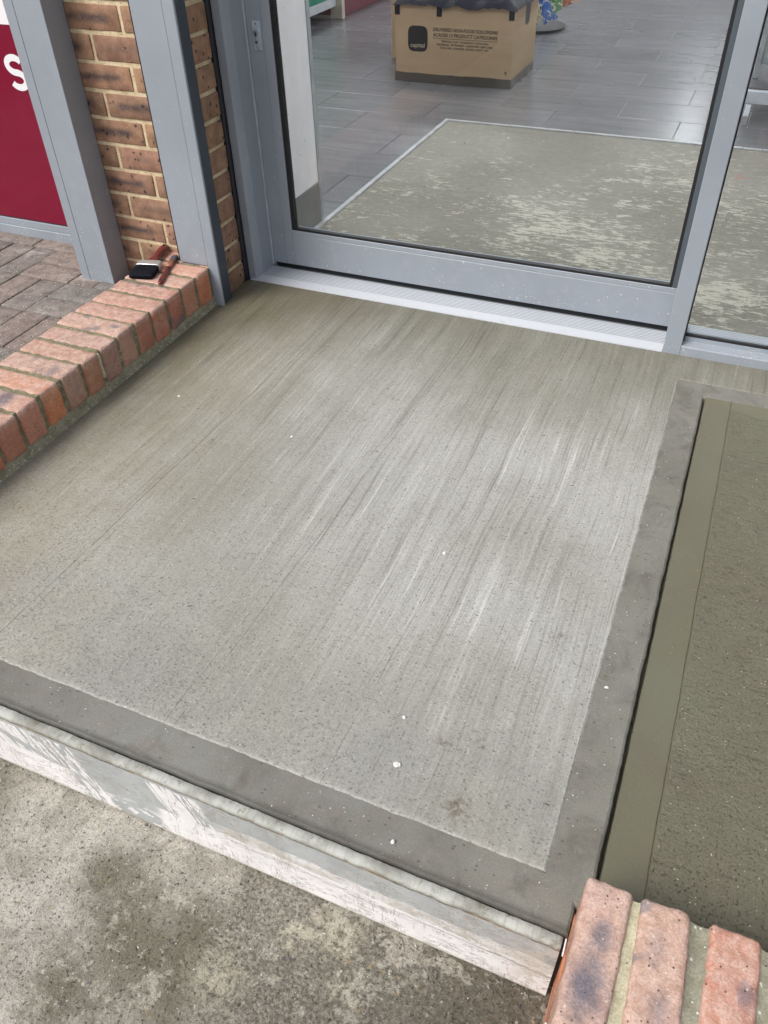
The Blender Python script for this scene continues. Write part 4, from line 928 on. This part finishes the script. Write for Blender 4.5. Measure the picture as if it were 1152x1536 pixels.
# logo and loose flap marks on the end panel
b = MB(); pr_ = squircle(4.888, .335, .048, .075); b.add([(BX1+.0003, y, z) for y, z in pr_], [tuple(range(n))]); rel(b, c1).build('printed_logo', 'ink_black', c1)
Tx('HALLS MARKED', .075, -1.885, .030, .006, 'print_pale'); Tx('fragile', .022, -1.292, .022, .02, 'print_pale')
for z in (.105,):
    rel(MB().box(-1.288, BY0-.0008, .066, -1.272, BY0-.0003, .0675).box(-1.285, BY0-.0008, .072, -1.275, BY0-.0003, .084), c1).build('printed_mark', 'ink', c1)
# tape pieces holding the film
for x in (-1.905, -1.665, -1.268): rel(MB().box(x-.013, BY0-.0035, .322, x+.016, BY0-.0006, .372, .0008), c1).build('black_tape', 'black_film', c1)
# black film on top
X_ = lin(BX0-.012, BX1+.012, 44); Y_ = lin(BY0-.012, BY1+.012, 30)
def ff(x, y):
    ex = min(x-BX0, BX1-x, y-BY0, BY1-y); base = .385+.045*min(1, max(0, ex/.08)) if ex > -.002 else .368
    return base+nz((x, y, 0), 16, 2)*.012+nz((x, y, 0), 45, 3)*.006
g = grid('black_film', X_, Y_, ff, 'black_film', c1); g.location = (-c1.location.x, -c1.location.y, 0)
c2 = open_carton('carton', -2.143, 5.105, -1.60, 5.5, .52, 'plain brown cardboard carton half hidden behind the large printed carton')
g = grid('black_film', lin(-2.155, -1.59, 24), lin(5.09, 5.51, 20), lambda x, y: .535+nz((x, y, 0), 16, 7)*.014, 'black_film', c2); g.location = (-c2.location.x, -c2.location.y, 0)

# snack stand with packets
st = empty('display_stand', (-1.53, 6.2, 0)); tag(st, 'snack display stand with a round glossy black base beside the cartons', 'display stand')
MB().tube((0, 0, .001), (0, 0, .018), .205, .205, 48).build('round_base', 'black_gloss' if 'black_gloss' in M else 'ink_black', st)
MB().tube((0, 0, .0185), (0, 0, 1.5), .016).build('pole', 'chrome', st)
b = MB()
for z in (.3, .6, .9, 1.2): b.tube((-.02, -.17, z), (.24, -.10, z+.02), .003, n=6).tube((0, 0, z), (.0, -.16, z), .003, n=6)
b.build('hook_rail', 'chrome', st)['kind'] = 'stuff'
def packet(cx, y, cz, w, h, rot, c, label, tilt=0):
    v = []; f = []; n = 12; m_ = 16
    for side in (1, -1):
        for j in range(m_+1):
            for i in range(n+1):
                u = i/n*2-1; t = j/m_*2-1; fat = max(0, (1-u**4))*max(0, (1-abs(t)**3))*.016; x = u*w/2*(1-.06*(1-t*t)); z = t*h/2
                if abs(t) > .92: z += .0015*math.sin(u*26)
                v.append((x, -side*fat-side*.0004, z))
    N_ = (n+1)*(m_+1)
    for s_ in (0, N_):
        for j in range(m_):
            for i in range(n): f.append((s_+j*(n+1)+i, s_+j*(n+1)+i+1, s_+(j+1)*(n+1)+i+1, s_+(j+1)*(n+1)+i))
    o = link('snack_packet', pyd('snack_packet', v, f, True), 'packet', None, (cx, y, cz), (tilt, rot, 0), c)
    tag(o, label, 'packet', 'snack packets hanging on the display stand')
packet(-1.536, 6.10, .120, .10, .17, .25, (.42, .50, .12), 'green and yellow snack packet, lowest on the stand, against the carton')
packet(-1.495, 6.09, .150, .10, .18, .42, (.62, .58, .28), 'pale yellow snack packet next to the carton on the stand')
packet(-1.440, 6.08, .155, .10, .20, -.45, (.05, .16, .50), 'blue and white snack packet in the middle of the hanging row')
packet(-1.385, 6.07, .225, .11, .20, -.5, (.12, .32, .12), 'green snack packet hanging between the blue and orange packets')
packet(-1.305, 6.06, .265, .11, .20, -.35, (.50, .14, .05), 'orange and red snack packet at the right end of the row')
packet(-1.50, 6.10, .31, .10, .18, .1, (.03, .05, .2), 'dark blue snack packet above the pale yellow one')

# shelf unit far left
sh = empty('shelf_unit', (-3.3, 5.9, 0)); tag(sh, 'low shelf unit with green panel, pale rail and wooden end leg, far left inside', 'shelf unit')
P(MB().box(-3.9, 4.6, .138, -3.004, 6.11, .60, .002), 'green_panel', 'green_panel', sh)
P(MB().box(-3.9, 4.6, .083, -2.998, 6.11, .1375, .003), 'front_rail', 'pale_metal', sh)
P(MB().box(-3.9, 4.6, .001, -3.20, 6.0, .082), 'plinth', 'dark_panel', sh)
P(MB().box(-3.05, 6.115, .001, -2.955, 6.165, .9, .002), 'leg', 'pine', sh)
sh2 = empty('display_plinth', (-3.3, 7, 0)); tag(sh2, 'dark red display plinth beyond the wooden shelf leg', 'plinth')
P(MB().box(-3.9, 6.25, .001, -2.99, 7.9, .4, .004), 'plinth_block', 'red_panel', sh2); P(MB().box(-3.9, 6.25, .4005, -2.98, 7.9, .42, .002), 'top_board', 'dark_panel', sh2)
# right hand trolley
tr = empty('trolley', (.5, 4.6, 0)); tag(tr, 'grey metal display trolley on castors seen through the side window', 'trolley')
P(MB().box(-.055, 4.40, .078, 1.4, 4.43, .134, .003), 'front_bar', 'pale_metal', tr)
P(MB().box(-.05, 4.431, .1345, 1.4, 4.9, .142, .002), 'shelf', 'dark_panel', tr)
P(MB().box(-.05, 4.62, .20, 1.4, 4.64, 1.2, .003), 'back_panel', 'grey_metal', tr)
P(MB().box(-.05, 4.60, .1425, -.03, 4.66, 1.2, .002), 'upright', 'grey_metal', tr); P(MB().box(1.38, 4.60, .1425, 1.40, 4.66, 1.2, .002), 'upright', 'grey_metal', tr)
for x in (-.035, 1.35):
    w_ = P(MB().prism([(4.34, .001), (4.40, .001), (4.43, .03), (4.43, .077), (4.40, .077), (4.385, .03)], x-.012, x+.012, 'x'), 'foot', 'chrome', tr)

# ================================================================== LITTER
stones = [(-1.22, 1.417, .0045, 'white stone chip nearest the orange kerb on the slab'), (-.854, 1.364, .0045, 'white stone chip in the upper middle of the brushed slab'), (-.367, 1.117, .0050, 'white stone chip on the palest streaks of the slab'),
          (-.274, .632, .0062, 'largest white crumb on the slab, near its front margin'), (-.297, .719, .0036, 'small white stone chip just behind the largest crumb'), (.006, .908, .0038, 'white stone chip on the smooth right margin of the slab'),
          (-.232, .512, .0036, 'grey-white stone chip on the smooth front margin')]
for i, (x, y, r_, lb) in enumerate(stones):
    bm = bmesh.new(); bmesh.ops.create_icosphere(bm, subdivisions=2, radius=r_*.82)
    for v_ in bm.verts: v_.co = Vector((v_.co.x*1.25, v_.co.y*.9, v_.co.z*.6))*(1+nz(v_.co, 260, i)*.5)
    me = bpy.data.meshes.new('stone_chip'); bm.to_mesh(me); bm.free()
    tag(link('stone_chip', me, 'stone_white', None, (x, y, .0024+r_*.38), (0, 0, rnd.random()*3)), lb, 'stone', 'white stone chips on the slab')
def scatter(name, mat, n, area, rmin, rmax, zf, flat=.6, long=1., seed=1):
    r_ = random.Random(seed); b = MB()
    for _ in range(n):
        x, y = area(r_); s_ = rmin+(rmax-rmin)*r_.random()**3; a_ = r_.uniform(0, 6.28) if long == 1 else r_.gauss(.15, .5); z = zf(x, y); ca, sa = math.cos(a_), math.sin(a_)
        pts = [(-long, 0, 0), (0, -.7, 0), (long*.9, .1, 0), (.1, .8, 0), (r_.uniform(-.3, .3)*long, r_.uniform(-.2, .2), flat)]
        v = [(x+(p[0]*ca-p[1]*sa)*s_, y+(p[0]*sa+p[1]*ca)*s_, z+p[2]*s_) for p in pts]; b.add(v, [(0, 1, 4), (1, 2, 4), (2, 3, 4), (3, 0, 4)])
    return tag(link(name, pyd(name, b.v, b.f), mat), kind='stuff')
A = lambda x0, y0, x1, y1: (lambda r_: (r_.uniform(x0, x1), r_.uniform(y0, y1)))
scatter('grit', 'stone_white', 420, A(-1.4, .56, -.02, 2.09), .0005, .0018, lambda x, y: .0022, seed=1)
scatter('grit', 'stone_white', 90, A(-1.4, .49, .05, .55), .0005, .0016, lambda x, y: 0, seed=2)
scatter('grit', 'stone_white', 90, A(-.01, .6, .055, 1.9), .0005, .0016, lambda x, y: 0, seed=3)
scatter('grit', 'leaf_yellow', 260, A(.13, .55, .6, 1.85), .0005, .0014, lambda x, y: RZ(y)+.0015, seed=4)
scatter('grit', 'stone_white', 500, A(-2.4, 1.0, -1.62, 2.08), .0006, .0022, lambda x, y: .0205, seed=5)
scatter('grit', 'stone_white', 260, A(-1.411, .6, -1.402, 1.89), .0006, .0018, lambda x, y: .004, seed=6)
scatter('grit', 'stone_white', 500, A(-1.2, .0, .2, .46), .0006, .0022, lambda x, y: gz(x, y), seed=7)
scatter('grit', 'straw', 500, A(-1.2, .0, .2, .46), .0008, .0028, lambda x, y: gz(x, y), seed=8)
scatter('grit', 'stone_white', 60, A(-1.3, 2.4, .3, 3.9), .002, .006, lambda x, y: -.0035, seed=9)
scatter('straw_bits', 'straw', 130, A(-1.35, .6, -.03, 1.9), .0010, .0022, lambda x, y: .0024, .2, 3.6, seed=10)
scatter('straw_bits', 'straw', 30, A(-.01, .56, .05, 1.8), .0008, .0018, lambda x, y: .0002, .2, 3.2, seed=11)
scatter('mortar_crumbs', 'dark_gap', 260, lambda r_: (.0605+abs(r_.gauss(0, .0016)), r_.uniform(.6, 1.9)), .0006, .002, lambda x, y: RZ(y)+.0005, 1.2, seed=12)
scatter('mortar_crumbs', 'fresh_mortar', 160, lambda r_: (r_.uniform(.06, .4), 1.900+r_.gauss(0, .003)), .0008, .0024, lambda x, y: -.004, 1.0, seed=13)
rs = scatter('grit', 'red_scrap', 3, A(.0, 3.60, .04, 3.66), .004, .007, lambda x, y: -.003, .2, 3, seed=14)
